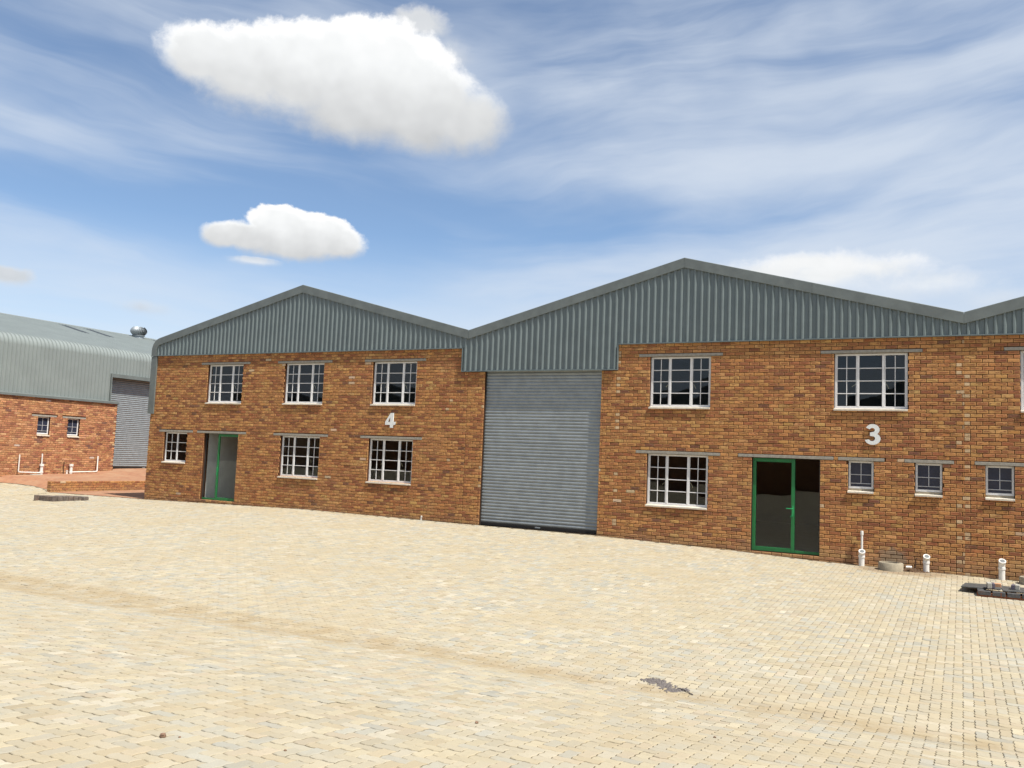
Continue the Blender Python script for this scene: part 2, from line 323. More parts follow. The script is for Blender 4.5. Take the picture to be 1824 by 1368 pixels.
# ------------------------------------------------------------------ mesh helpers
class MB:
    def __init__(s): s.v = []; s.f = []; s.c = []
    def add(s, verts, faces, col=None):
        k = len(s.v); s.v.extend(verts); s.f.extend(tuple(i+k for i in f) for f in faces)
        if col is not None: s.c.extend([col]*len(faces))
        return s
    def box(s, x0, x1, y0, y1, z0, z1, col=None):
        return s.add([(x0, y0, z0), (x1, y0, z0), (x1, y1, z0), (x0, y1, z0), (x0, y0, z1), (x1, y0, z1), (x1, y1, z1), (x0, y1, z1)],
                     [(0, 3, 2, 1), (4, 5, 6, 7), (0, 1, 5, 4), (1, 2, 6, 5), (2, 3, 7, 6), (3, 0, 4, 7)], col)
    def bbox(s, x0, x1, y0, y1, z0, z1, b=.006, col=None):
        """box with bevelled edges"""
        V = []; idx = {}
        for a, X in ((0, (x0, x1)), (1, (y0, y1)), (2, (z0, z1))): pass
        c = [(x0, x1), (y0, y1), (z0, z1)]
        for i in (0, 1):
            for j in (0, 1):
                for k in (0, 1):
                    p = [c[0][i], c[1][j], c[2][k]]; sg = [1-2*i, 1-2*j, 1-2*k]
                    for ax in range(3):
                        q = [p[t]+(0 if t == ax else sg[t]*b) for t in range(3)]
                        idx[(i, j, k, ax)] = len(V); V.append(tuple(q))
        F = []
        for ax in range(3):
            o = [t for t in range(3) if t != ax]
            for sd in (0, 1):
                ring = []
                for (a, b2) in ((0, 0), (1, 0), (1, 1), (0, 1)):
                    key = [0, 0, 0]; key[ax] = sd; key[o[0]] = a; key[o[1]] = b2
                    ring.append(idx[(*key, ax)])
                F.append(tuple(ring))
        for ax in range(3):
            o = [t for t in range(3) if t != ax]
            for a in (0, 1):
                for b2 in (0, 1):
                    k0 = [0, 0, 0]; k0[o[0]] = a; k0[o[1]] = b2
                    k1 = list(k0); k1[ax] = 1
                    F.append((idx[(*k0, o[0])], idx[(*k1, o[0])], idx[(*k1, o[1])], idx[(*k0, o[1])]))
        for i in (0, 1):
            for j in (0, 1):
                for k in (0, 1): F.append((idx[(i, j, k, 0)], idx[(i, j, k, 1)], idx[(i, j, k, 2)]))
        return s.add(V, F, col)
    def prism(s, poly, axis, a, b):
        """poly: points in the two other axes (in axis order), extruded along axis from a to b"""
        def P(p, t):
            return (t, p[0], p[1]) if axis == 0 else (p[0], t, p[1]) if axis == 1 else (p[0], p[1], t)
        m = len(poly)
        return s.add([P(p, a) for p in poly]+[P(p, b) for p in poly],
                     [tuple(range(m)), tuple(range(2*m-1, m-1, -1))]+[(i, i+m, (i+1) % m+m, (i+1) % m) for i in range(m)])
    def tube(s, rings, n=16, cap=True):
        """rings: (centre, axis, radius)"""
        V = []; F = []
        ref = None
        for (c, ax, r) in rings:
            ax = Vector(ax).normalized(); c = Vector(c)
            if ref is None:
                ref = Vector((0, 0, 1)) if abs(ax.z) < .8 else Vector((1, 0, 0))
            u = (ref-ax*ref.dot(ax)).normalized(); v2 = ax.cross(u)
            ref = u
            for i in range(n):
                t = 2*math.pi*i/n
                V.append(tuple(c+r*(math.cos(t)*u+math.sin(t)*v2)))
        for k in range(len(rings)-1):
            for i in range(n):
                j = (i+1) % n
                F.append((k*n+i, k*n+j, (k+1)*n+j, (k+1)*n+i))
        if cap:
            F.append(tuple(range(n-1, -1, -1))); F.append(tuple((len(rings)-1)*n+i for i in range(n)))
        return s.add(V, F)
    def path(s, pts, r, n=12, corner=.03):
        """round bar along a polyline with rounded corners"""
        P = [Vector(p) for p in pts]; out = [P[0]]
        for a, b, c in zip(P, P[1:], P[2:]):
            p = b+(a-b).normalized()*corner; q = b+(c-b).normalized()*corner
            for t in (0, .25, .5, .75, 1): out.append((1-t)**2*p+2*t*(1-t)*b+t*t*q)
        out.append(P[-1]); rings = []
        for i, p in enumerate(out):
            d = (out[min(i+1, len(out)-1)]-out[max(i-1, 0)])
            rings.append((p, d, r))
        return s.tube(rings, n)
    def build(s, name, m, parent=None, loc=(0, 0, 0), smooth=False, color=None):
        me = bpy.data.meshes.new(name)
        me.from_pydata(s.v, [], s.f); me.validate()
        if s.c and len(s.c) == len(me.polygons):
            at = me.attributes.new('col', 'FLOAT_COLOR', 'FACE')
            at.data.foreach_set('color', np.array([(*c, 1.0) for c in s.c], dtype=np.float32).ravel())
        me.materials.append(m)
        bm = bmesh.new(); bm.from_mesh(me); bmesh.ops.recalc_face_normals(bm, faces=bm.faces); bm.to_mesh(me); bm.free()
        if smooth:
            me.polygons.foreach_set('use_smooth', [True]*len(me.polygons))
            try: me.set_sharp_from_angle(angle=R(38))
            except Exception: pass
        return link(name, me, parent, loc, color)
def link(name, me, parent=None, loc=(0, 0, 0), color=None):
    o = bpy.data.objects.new(name, me); C.objects.link(o)
    o.parent = parent; o.location = loc
    o.color = (*color, 1) if color is not None else (0, 0, 0, 1)
    return o
def tag(o, label, cat, group=None, kind=None):
    o['label'] = label; o['category'] = cat
    if group: o['group'] = group
    if kind: o['kind'] = kind
    return o
def empty(name, loc, rz=0.0):
    o = bpy.data.objects.new(name, None); C.objects.link(o); o.location = loc; o.rotation_euler = (0, 0, rz)
    o.empty_display_size = .3
    return o
def structure(o): o['kind'] = 'structure'; return o
def sstep(t): t = np.clip(t, 0, 1); return t*t*(3-2*t)

# ------------------------------------------------------------------ levels of the yard
GX = np.array([-60, -33, -29.2, -25, -17.9, -11.8, -8.3, -4.9, -2.9, 0, 1.1, 4, 40.])
GZ = np.array([.02, .02, .02, .01, .115, .067, .05, -.03, -.11, -.149, -.165, -.2, -.2])
BX = np.array([-60, -36, -33.3, -32.3, -31.4, -30.6, -29.8, -29.3, -24.95, -24.9, 60.])     # where pale paving stops
BY = np.array([-1.0, -1.0, -.666, -.421, -.233, -.166, -.194, -.30, 0, 0, 0])
RX = np.array([-60, -36, -33.3, -32.3, -31.4, -30.6, -29.8, -29.25, -29, 60.])
RZ = np.array([.30, .30, .255, .225, .195, .15, .06, .0, 0, 0])
FY = np.array([-40, -24, -21, -17.2, -15.05, -13.8, -12.5, -12.0, -11.4, -8.6, -6.5, -3, 0, 50.])       # fall from the walls to the drain line, then up to the camera
FT = np.array([.0, .0, .0, .0, .0, .0, .0, .0, .035, .13, .24, .60, 1., 1.])                                # how far the wall's own level is kept
FB = np.array([.60, .60, .46, .115, -.09, -.235, -.385, -.445, -.435, -.43, -.43, -.42, -.42, -.42])
def g(x, y):
    x = np.asarray(x, float); y = np.asarray(y, float)
    k = np.interp(y, FY, FT)
    z = np.interp(x, GX, GZ)*k+np.interp(y, FY, FB)*(1-k)
    z = z+np.interp(x, RX, RZ)*sstep((y+6)/6)
    return z
def to_ground(px, py, z):
    for _ in range(12):
        p = _hit(px, py, z); z = float(g(*p))
    return p
def _hit(px, py, z):
    d = FW*FPX+RT*(px-912)+UP*(684-py); t = (z-CAM_Z)/d.z
    return (d.x*t, CAM_Y+d.y*t)
def yb(x): return np.interp(x, BX, BY)

# ------------------------------------------------------------------ ground and pavers
structure(MB().add([(-900, -900, -.9), (900, -900, -.9), (900, 900, -.9), (-900, 900, -.9)], [(0, 1, 2, 3)]).build('ground', M_DIRT))

def in_frame(x, y, z, mg):
    px, py, wd = pix(x, y, z)
    return (wd > 1) & (px > -mg) & (px < 1824+mg) & (py < 1368+mg)
def make_yard():
    xs = np.concatenate([np.arange(-48, -36, 1.5), np.arange(-36, 6, .35), np.arange(6, 40, 2.)])
    ys = np.concatenate([np.arange(-36, -21, 1.5), np.arange(-21, 0, .1), [-.02]])
    X, Y = np.meshgrid(xs, ys); Z = g(X, Y)-.0058
    nx, ny = len(xs), len(ys)
    v = np.stack([X, Y, Z], -1).reshape(-1, 3)
    f = [(j*nx+i, j*nx+i+1, (j+1)*nx+i+1, (j+1)*nx+i) for j in range(ny-1) for i in range(nx-1)]
    me = bpy.data.meshes.new('yard_paving'); me.from_pydata(v.tolist(), [], f)
    j = in_frame(v[:, 0], v[:, 1], v[:, 2], 180)
    at = me.attributes.new('joint', 'FLOAT', 'POINT'); at.data.foreach_set('value', j.astype(np.float32))
    me.materials.append(M_BED)
    yard = structure(link('yard_paving', me))
    # herringbone of 200 x 100 pavers
    U = .1
    I, J = np.meshgrid(np.arange(-340, 60), np.arange(-210, 2))
    I = I.ravel(); J = J.ravel(); s = (I-J) % 4
    h = s == 0; vv = s == 2
    x0 = np.concatenate([I[h]*U, I[vv]*U]); y0 = np.concatenate([J[h]*U, (J[vv]-1)*U])
    wx = np.concatenate([np.full(h.sum(), 2*U), np.full(vv.sum(), U)]); wy = np.concatenate([np.full(h.sum(), U), np.full(vv.sum(), 2*U)])
    xc, yc = x0+wx/2, y0+wy/2
    ok = (y0+wy < yb(xc)-.005) & in_frame(xc, yc, g(xc, yc), 130)
    x0, y0, wx, wy, xc, yc = (a[ok] for a in (x0, y0, wx, wy, xc, yc))
    hor = wx > wy
    pal = np.array([(.412, .362, .262), (.400, .360, .272), (.436, .380, .266), (.380, .358, .290), (.410, .348, .252), (.455, .408, .312), (.395, .332, .226), (.355, .337, .280)])
    pw = np.array([.2, .2, .15, .13, .10, .07, .10, .05])
    ci = rng.choice(len(pal), size=len(xc), p=pw)
    cols = pal[ci]*(1+rng.normal(0, .05, (len(xc), 1)))
    def tri(t, amp=.0055, per=.1):
        q = (t/per) % 1.0
        return amp*(np.abs(q-.5)*4-1)
    def outline(hz, gap):
        L, S = .2, .1; k = gap
        if hz: P = [(k, k), (.05, k), (.1, k), (.15, k), (L-k, k), (L-k, .05), (L-k, S-k), (.15, S-k), (.1, S-k), (.05, S-k), (k, S-k), (k, .05)]
        else: P = [(k, k), (.05, k), (S-k, k), (S-k, .05), (S-k, .1), (S-k, .15), (S-k, L-k), (.05, L-k), (k, L-k), (k, .15), (k, .1), (k, .05)]
        return np.array(P)
    def warp(P):           # the zigzag edge: neighbours share it, so the pavers still interlock
        return np.stack([P[..., 0]+tri(P[..., 1]), P[..., 1]+tri(P[..., 0])], -1)
    px, py, wd = pix(xc, yc, g(xc, yc))
    seen = (px > 20) & (px < 1804) & (py < 1345) & (py > 0)
    size = np.where(seen, 1/wd**3, 0)
    single = np.zeros(len(xc), bool); single[np.argsort(-size)[:300]] = True
    jit = rng.normal(0, .0013, len(xc)); tx = rng.normal(0, .009, len(xc)); ty = rng.normal(0, .009, len(xc))
    top_in, top_out = .0074, .0036
    def verts(hz, sel):
        o, i = outline(hz, top_out), outline(hz, top_in)
        base = np.stack([x0[sel], y0[sel]], -1)[:, None, :]
        A = warp(base+i[None]); B = warp(base+o[None])
        def zz(P, d): return g(P[..., 0], P[..., 1])+d+jit[sel, None]+(P[..., 0]-xc[sel, None])*tx[sel, None]+(P[..., 1]-yc[sel, None])*ty[sel, None]
        return np.concatenate([np.dstack([A, zz(A, 0)]), np.dstack([B, zz(B, -.004)]), np.dstack([B, zz(B, -.02)])], 1)
    m = 12
    fl = [tuple(range(m))]+[(i, i+m, (i+1) % m+m, (i+1) % m) for i in range(m)]+[(i+m, i+2*m, (i+1) % m+2*m, (i+1) % m+m) for i in range(m)]
    V = []; cc = []
    for hz in (True, False):
        sel = np.where((hor == hz) & ~single)[0]
        V.append(verts(hz, sel).reshape(-1, 3)); cc.append(cols[sel])
    V = np.concatenate(V); cc = np.concatenate(cc); nP = len(cc)
    nf = len(fl); lens = np.array([len(f) for f in fl]); flat = np.concatenate([np.array(f) for f in fl])
    loops = (flat[None, :]+(np.arange(nP)*36)[:, None]).ravel()
    tot = np.tile(lens, nP); st = np.concatenate([[0], np.cumsum(tot)[:-1]])
    me = bpy.data.meshes.new('paver_field')
    me.vertices.add(len(V)); me.vertices.foreach_set('co', V.astype(np.float32).ravel())
    me.loops.add(len(loops)); me.loops.foreach_set('vertex_index', loops.astype(np.int32))
    me.polygons.add(len(tot)); me.polygons.foreach_set('loop_start', st.astype(np.int32))
    me.update(calc_edges=True)
    me.polygons.foreach_set('use_smooth', np.zeros(len(tot), bool))
    at = me.attributes.new('col', 'FLOAT_COLOR', 'FACE')
    fc = np.concatenate([np.repeat(cc, nf, 0), np.ones((nP*nf, 1))], 1)
    at.data.foreach_set('color', fc.astype(np.float32).ravel())
    me.materials.append(M_PAVER)
    link('paver_field', me, yard)['kind'] = 'stuff'
    cache = {}
    for k in np.where(single)[0]:
        hz = bool(hor[k])
        if hz not in cache:
            o, i = outline(hz, top_out), outline(hz, top_in)
            # every paver starts on a multiple of .1, the zigzag's period, so one mesh serves all
            A, B = warp(i), warp(o)
            b = MB(); b.add([(p[0], p[1], 0) for p in A]+[(p[0], p[1], -.004) for p in B]+[(p[0], p[1], -.02) for p in B], fl)
            q = b.build('paver', M_PAVER); me2 = q.data; bpy.data.objects.remove(q); cache[hz] = me2
        o = link('paver', cache[hz], yard, (x0[k], y0[k], float(g(x0[k], y0[k])+jit[k])), tuple(cols[k]))
        o.rotation_euler = (ty[k]+math.atan(float(g(xc[k], yc[k]+.05)-g(xc[k], yc[k]-.05))/.1), -tx[k]-math.atan(float(g(xc[k]+.05, yc[k])-g(xc[k]-.05, yc[k]))/.1), 0)
    return nP
make_yard()

def sheet(name, xs, ys, zf, m):
    X, Y = np.meshgrid(xs, ys); nx, ny = len(xs), len(ys)
    v = np.stack([X, Y, zf(X, Y)], -1).reshape(-1, 3).tolist()
    me = bpy.data.meshes.new(name); me.from_pydata(v, [], [(j*nx+i, j*nx+i+1, (j+1)*nx+i+1, (j+1)*nx+i) for j in range(ny-1) for i in range(nx-1)])
    me.materials.append(m)
    return structure(link(name, me))
# red lane between the two buildings, and the raised forecourt of the left one; both start at the edge of the pale paving
def warp_sheet(name, xs, n, far, zf, m):
    v = []; f = []
    for i, x in enumerate(xs):
        b = float(yb(x))
        for j in range(n+1):
            t = (j/n)**2
            y = b+(far-b)*t
            v.append((x, y, zf(x, y, y-b)))
    for i in range(len(xs)-1):
        for j in range(n): f.append((i*(n+1)+j, (i+1)*(n+1)+j, (i+1)*(n+1)+j+1, i*(n+1)+j+1))
    me = bpy.data.meshes.new(name); me.from_pydata(v, [], f); me.materials.append(m)
    return structure(link(name, me))
warp_sheet('driveway', np.linspace(-29.28, -24.96, 12), 14, 34, lambda x, y, d: float(g(x, min(y, 0)))+.004+.004*max(0, y), M_REDPAVE)
def terr(x, y, d):
    t = (x+29.3)/-3.7
    full = .404+max(0, min(1.2, t))*(.051+float(np.interp(y, [-1, 0, 3.6, 5, 8], [-.02, 0, .095, .245, .30])))
    if x > -29.4: full = .391
    edge = float(g(x, yb(x)))+.004
    return edge+(full-edge)*float(sstep(d/.9)) if x < -29.9 else edge+(full-edge)*float(sstep(d/.35))
warp_sheet('forecourt', np.linspace(-33.4, -29.315, 17), 26, 34, terr, M_REDPAVE)

# ------------------------------------------------------------------ brickwork
BRICKS = np.array([(.505, .252, .088), (.460, .212, .074), (.405, .172, .064), (.335, .125, .052), (.250, .090, .044), (.155, .068, .046), (.545, .300, .112), (.56, .41, .27)])
BW = np.array([.225, .225, .205, .16, .085, .020, .075, .005])
L, COURSE, BED = .232, .084, .013
Z_UT = 4.609                      # underside of the upper lintels; a bed joint
Z0 = Z_UT-60*COURSE
brick_meshes = {}
def brick_shape(w_, h_, depth):
    b = .006; f = .0055
    v = [(b, 0, b), (w_-b, 0, b), (w_-b, 0, h_-b), (b, 0, h_-b),
         (0, f, 0), (w_, f, 0), (w_, f, h_), (0, f, h_),
         (0, depth, 0), (w_, depth, 0), (w_, depth, h_), (0, depth, h_)]
    q = min(.022, h_*.32, w_*.3)
    v += [(q, 0, q), (w_-q, 0, q), (w_-q, 0, h_-q), (q, 0, h_-q)]
    fc = [(12, 13, 14, 15)]+[(i, (i+1) % 4, (i+1) % 4+12, i+12) for i in range(4)]+[(i+4, (i+1) % 4+4, (i+1) % 4, i) for i in range(4)]+[(i+8, (i+1) % 4+8, (i+1) % 4+4, i+4) for i in range(4)]
    return v, fc
def heart(me):
    a = me.attributes.new('heart', 'FLOAT', 'POINT'); k = len(me.vertices)//16
    a.data.foreach_set('value', np.tile(np.array([0.]*12+[1.]*4, np.float32), k))
def course_cuts(x0, x1, zb, zt, holes):
    segs = [(x0, x1)]
    for (a, b, c, d) in holes:
        if min(zt, d)-max(zb, c) > .45*(zt-zb):
            segs = [q for (s, e) in segs for q in ((s, min(e, a)), (max(s, b), e)) if q[1]-q[0] > .012]
    return segs
def lay(x0, x1, zlo, ztop, holes, pale=(), seed=0, bond=0.0, palette_shift=1.0):
    """stretcher bond between x0 and x1: (x, z, width, height, depth jitter, colour) of every brick"""
    rg = np.random.default_rng(100+seed); out = []
    k0 = int(math.ceil((zlo-Z0)/COURSE))
    for k in range(k0, 200):
        zb = Z0+k*COURSE
        zc = zb+COURSE/2
        if zb > 9: break
        drift = .002*math.sin(k*1.7)
        for (a, b) in course_cuts(x0, x1, zb, zb+COURSE, holes):
            st = math.floor((a-bond)/L)-1
            for i in range(st, st+int((b-a)/L)+4):
                s = bond+i*L+(L/2 if k % 2 else 0)+drift; e = s+L
                s2, e2 = max(s, a), min(e, b)
                if e2-s2 < .035: continue
                xm = (s2+e2)/2
                if zb+COURSE*.6 > ztop(xm): continue
                ci = rg.choice(len(BRICKS), p=BW)
                col = BRICKS[ci]*(1+rg.normal(0, .06))*(1+rg.normal(0, .035, 3))*palette_shift
                for (pa, pb, pp) in pale:
                    if pa-.06 < xm < pb+.06 and rg.random() < pp:      # a pale cut half brick at an old toothing
                        pc = tuple(np.clip(np.array((.53, .385, .235))*(1+rg.normal(0, .08)), 0, .9))
                        if e2-s2 > .2:
                            hf = (e2-s2)/2; left = xm > (pa+pb)/2
                            out.append(((s2 if left else s2+hf)+BED/2, zb+BED/2, hf-BED, COURSE-BED, rg.normal(0, .0016), pc))
                            if left: s2 += hf
                            else: e2 -= hf
                        else: col = np.array(pc)
                out.append((s2+BED/2, zb+BED/2, e2-s2-BED, COURSE-BED, rg.normal(0, .0016), tuple(np.clip(col, .02, .9))))
    return out
def emit_bricks(lst, parent, off, world, n_single=300, depth=.075):
    """the bricks that show largest become parts of their own, the rest one joined part"""
    if not lst: return
    P = np.array([world((b[0]+b[2]/2, 0, b[1]+b[3]/2)) for b in lst])
    px, py, wd = pix(P[:, 0], P[:, 1], P[:, 2])
    wid = np.array([b[2] for b in lst])
    e = np.array([world((b[0]+b[2], 0, b[1])) for b in lst]); ex, ey, _ = pix(e[:, 0], e[:, 1], e[:, 2])
    s0 = np.array([world((b[0], 0, b[1])) for b in lst]); sx, sy, _ = pix(s0[:, 0], s0[:, 1], s0[:, 2])
    area = np.abs(ex-sx)/wd
    area[(px < 6) | (px > 1818) | (wid < .15)] = 0
    single = set(np.argsort(-area)[:n_single].tolist())
    rest = MB()
    for i, (x, z, w_, h_, j, col) in enumerate(lst):
        if i in single and area[i] > 0:
            key = (round(w_, 3), round(h_, 3), depth)
            if key not in brick_meshes:
                v, fc = brick_shape(key[0], key[1], depth)
                me = bpy.data.meshes.new('brick'); me.from_pydata(v, [], fc); heart(me); me.materials.append(M_BRICK); brick_meshes[key] = me
            o = link('brick', brick_meshes[key], parent, (x+off[0], j+off[1], z+off[2]), col)
        else:
            v, fc = brick_shape(w_, h_, depth)
            rest.add([(p[0]+x, p[1]+j, p[2]+z) for p in v], fc, col)
    me = bpy.data.meshes.new('brickwork'); me.from_pydata(rest.v, [], rest.f); heart(me); me.materials.append(M_BRICK)
    at = me.attributes.new('col', 'FLOAT_COLOR', 'FACE')
    at.data.foreach_set('color', np.array([(*c, 1.) for c in rest.c], np.float32).ravel())
    o = link('brickwork', me, parent, off); o['kind'] = 'stuff'
    return o
def wall_core(x0, x1, z0, z1, holes, m, parent, off, name='mortar_wall', y0=.016, y1=.22):
    """the wall behind the bricks, with its openings and their reveals"""
    inset = .006
    hs = [(a-inset, b+inset, c-inset, d+inset) for (a, b, c, d) in holes]
    xs = sorted({x0, x1, *[min(max(v, x0), x1) for h in hs for v in h[:2]]})
    zs = sorted({z0, z1, *[min(max(v, z0), z1) for h in hs for v in h[2:]]})
    def hole(i, k):
        if i < 0 or k < 0 or i >= len(xs)-1 or k >= len(zs)-1: return True
        x, z = (xs[i]+xs[i+1])/2, (zs[k]+zs[k+1])/2
        return any(a < x < b and c < z < d for (a, b, c, d) in hs)
    mb = MB()
    for i in range(len(xs)-1):
        for k in range(len(zs)-1):
            if hole(i, k): continue
            a, b, c, d = xs[i], xs[i+1], zs[k], zs[k+1]
            mb.add([(a, y0, c), (b, y0, c), (b, y0, d), (a, y0, d)], [(0, 1, 2, 3)])
            mb.add([(a, y1, c), (b, y1, c), (b, y1, d), (a, y1, d)], [(3, 2, 1, 0)])
            if hole(i-1, k): mb.add([(a, y0, c), (a, y1, c), (a, y1, d), (a, y0, d)], [(0, 1, 2, 3)])
            if hole(i+1, k): mb.add([(b, y0, c), (b, y1, c), (b, y1, d), (b, y0, d)], [(3, 2, 1, 0)])
            if hole(i, k-1): mb.add([(a, y0, c), (b, y0, c), (b, y1, c), (a, y1, c)], [(0, 1, 2, 3)])
            if hole(i, k+1): mb.add([(a, y0, d), (b, y0, d), (b, y1, d), (a, y1, d)], [(3, 2, 1, 0)])
    return mb.build(name, m, parent, off)

# ------------------------------------------------------------------ windows, doors, shutters (built in wall coordinates: x along, -y outwards)
REC = .085
pane_cache = {}
def pane(par, x0, x1, z0, z1, y, gm=None):
    key = (round(x1-x0, 3), round(z1-z0, 3), gm is None)
    if key not in pane_cache:
        a, b = key[:2]
        mb = MB().box(0, a, 0, .004, 0, b)
        q = mb.build('pane', gm or M_GLASS); pane_cache[key] = q.data; bpy.data.objects.remove(q)
    o = link('pane', pane_cache[key], par, (x0, y, z0))
    o.rotation_euler = (random.gauss(0, .004), 0, random.gauss(0, .005))
    return o
def lintel(par, off, x0, x1, zb, h=.072):
    MB().bbox(x0, x1, -.006, .07, zb+.004, zb+h, .004).build('lintel', M_CONC, par, off)
def sill(par, off, x0, x1, z, proj=.04):
    """sloping sill with its underside throat"""
    MB().prism([(-proj, z-.050), (-proj, z-.014), (REC+.03, z+.012), (REC+.03, z-.050)], 0, x0-.006, x1+.006).build('sill', M_SILL, par, off)
def window_full(par, off, x0, x1, z0, z1, open_stay=True):
    """three-light steel window: casements of 2 x 4 panes each side of a fixed light of 4"""
    y = REC; root = None
    f = MB(); B = .004
    fw_ = .042
    f.bbox(x0, x1, y, y+.035, z0, z0+.052, B); f.bbox(x0, x1, y, y+.035, z1-.045, z1, B)
    f.bbox(x0, x0+fw_, y+.0015, y+.0365, z0+.052, z1-.045, B); f.bbox(x1-fw_, x1, y+.0015, y+.0365, z0+.052, z1-.045, B)
    w3 = (x1-x0-.0)/3
    m1, m2 = x0+w3*.985, x0+w3*2.015
    for m_ in (m1, m2): f.bbox(m_-.025, m_+.025, y-.004, y+.034, z0+.050, z1-.043, B)
    root = f.build('window', M_WHITE, par, off)
    H = (z1-.045-z0-.052)/4
    rows = [(z0+.052+i*H, z0+.052+(i+1)*H) for i in range(4)]
    cols = [(x0+fw_, m1-.028, 2), (m1+.028, m2-.028, 1), (m2+.028, x1-fw_, 2)]
    for ci, (a, b, nn) in enumerate(cols):
        bars = MB()
        edge = .018 if nn == 2 else .006
        if nn == 1:
            for i in range(1, 4):
                z = rows[i][0]; MB().bbox(a, b, y+.003, y+.028, z-.0095, z+.0095, .003).build('glazing_bar', M_WHITE, root)
            for r in rows: pane(root, a+.004, b-.004, r[0]+.004, r[1]-.004, y+.016)
            continue
        if nn == 2:
            bars.box(a+.001, a+edge, y+.004, y+.03, z0+.053, z1-.046); bars.box(b-edge, b-.001, y+.004, y+.03, z0+.053, z1-.046)
        for i in range(1, 4):
            z = rows[i][0]; bars.bbox(a, b, y+.003, y+.028, z-.0095, z+.0095, .003)
        if nn == 2:
            for r in rows: bars.bbox((a+b)/2-.008, (a+b)/2+.008, y+.005, y+.027, r[0]+.010, r[1]-.010, .002)
        bars.build('sash' if nn == 2 else 'glazing_bar', M_WHITE, root)
        for r in rows:
            for k in range(nn):
                pw_ = (b-a)/nn; pane(root, a+k*pw_+.004, a+(k+1)*pw_-.004, r[0]+.004, r[1]-.004, y+.016)
    zc = rows[1][1]-.06
    for (m_, s_) in ((m1, -1), (m2, 1)):       # handles hang inside the glass and show through it
        MB().path([(m_+s_*.035, y+.045, zc), (m_+s_*.06, y+.07, zc-.01), (m_+s_*(.14 if s_ < 0 else .11), y+.075, zc-(.07 if s_ < 0 else .11))], .007, 6, .008).build('handle', M_BRASS, root, smooth=True)
    return root
def window_small(par, off, x0, x1, z0, z1, strip=True):
    y = REC; f = MB(); B = .004; fw_ = .045
    f.bbox(x0, x1, y, y+.035, z0, z0+.05, B); f.bbox(x0, x1, y, y+.035, z1-.042, z1, B)
    f.bbox(x0, x0+fw_, y+.0015, y+.0365, z0+.05, z1-.042, B); f.bbox(x1-fw_, x1, y+.0015, y+.0365, z0+.05, z1-.042, B)
    root = f.build('window', M_WHITE, par, off)
    a, b = x0+fw_, x1-fw_; lo, hi = z0+.05, z1-.042; H = hi-lo
    cuts = [lo, lo+H*.13, lo+H*.50, hi]
    bars = MB()
    for z in cuts[1:3]: bars.bbox(a, b, y+.003, y+.028, z-.008, z+.008, .003)
    for i in (1, 2): bars.bbox((a+b)/2-.008, (a+b)/2+.008, y+.005, y+.027, cuts[i]+.0085, cuts[i+1]-.0085, .002)
    bars.build('sash', M_GREYBAR, root)
    pane(root, a+.003, b-.003, cuts[0]+.003, cuts[1]-.003, y+.016, M_OBSC)
    for i in (1, 2):
        for k in (0, 1): pane(root, a+k*(b-a)/2+.003, a+(k+1)*(b-a)/2-.003, cuts[i]+.003, cuts[i+1]-.003, y+.016, M_OBSC)
    MB().box(x0+.002, x1-.002, y-.01, y+.06, z0-.062, z0-.001).build('sill_upstand', M_CEMENT, par, off)
    for xx in (.32, .7): MB().box(a+(b-a)*xx-.008, a+(b-a)*xx+.008, y+.03, y+.05, cuts[0]+.002, cuts[0]+.026).build('stay_peg', M_WHITE, root)
    return root
def window_two(par, off, x0, x1, z0, z1):
    """two-light window: a casement of 2 x 3 panes and a fixed light of 3"""
    y = REC; f = MB(); B = .004; fw_ = .042
    f.bbox(x0, x1, y, y+.035, z0, z0+.052, B); f.bbox(x0, x1, y, y+.035, z1-.045, z1, B)
    f.bbox(x0, x0+fw_, y+.0015, y+.0365, z0+.052, z1-.045, B); f.bbox(x1-fw_, x1, y+.0015, y+.0365, z0+.052, z1-.045, B)
    m1 = (x0+x1)/2+.03
    f.bbox(m1-.028, m1+.028, y-.004, y+.034, z0+.050, z1-.043, B)
    root = f.build('window', M_WHITE, par, off)
    H = (z1-.045-z0-.052)/3; rows = [(z0+.052+i*H, z0+.052+(i+1)*H) for i in range(3)]
    for (a, b, nn) in ((x0+fw_, m1-.028, 2), (m1+.028, x1-fw_, 1)):
        bars = MB()
        if nn == 1:
            for i in (1, 2): MB().bbox(a, b, y+.003, y+.028, rows[i][0]-.0095, rows[i][0]+.0095, .003).build('glazing_bar', M_WHITE, root)
            for r in rows: pane(root, a+.004, b-.004, r[0]+.004, r[1]-.004, y+.016)
            continue
        for i in (1, 2): bars.bbox(a, b, y+.003, y+.028, rows[i][0]-.0095, rows[i][0]+.0095, .003)
        if nn == 2:
            for r in rows: bars.bbox((a+b)/2-.008, (a+b)/2+.008, y+.005, y+.027, r[0]+.010, r[1]-.010, .002)
        bars.build('sash' if nn == 2 else 'glazing_bar', M_WHITE, root)
        for r in rows:
            for k in range(nn):
                pw_ = (b-a)/nn; pane(root, a+k*pw_+.004, a+(k+1)*pw_-.004, r[0]+.004, r[1]-.004, y+.016)
    return root
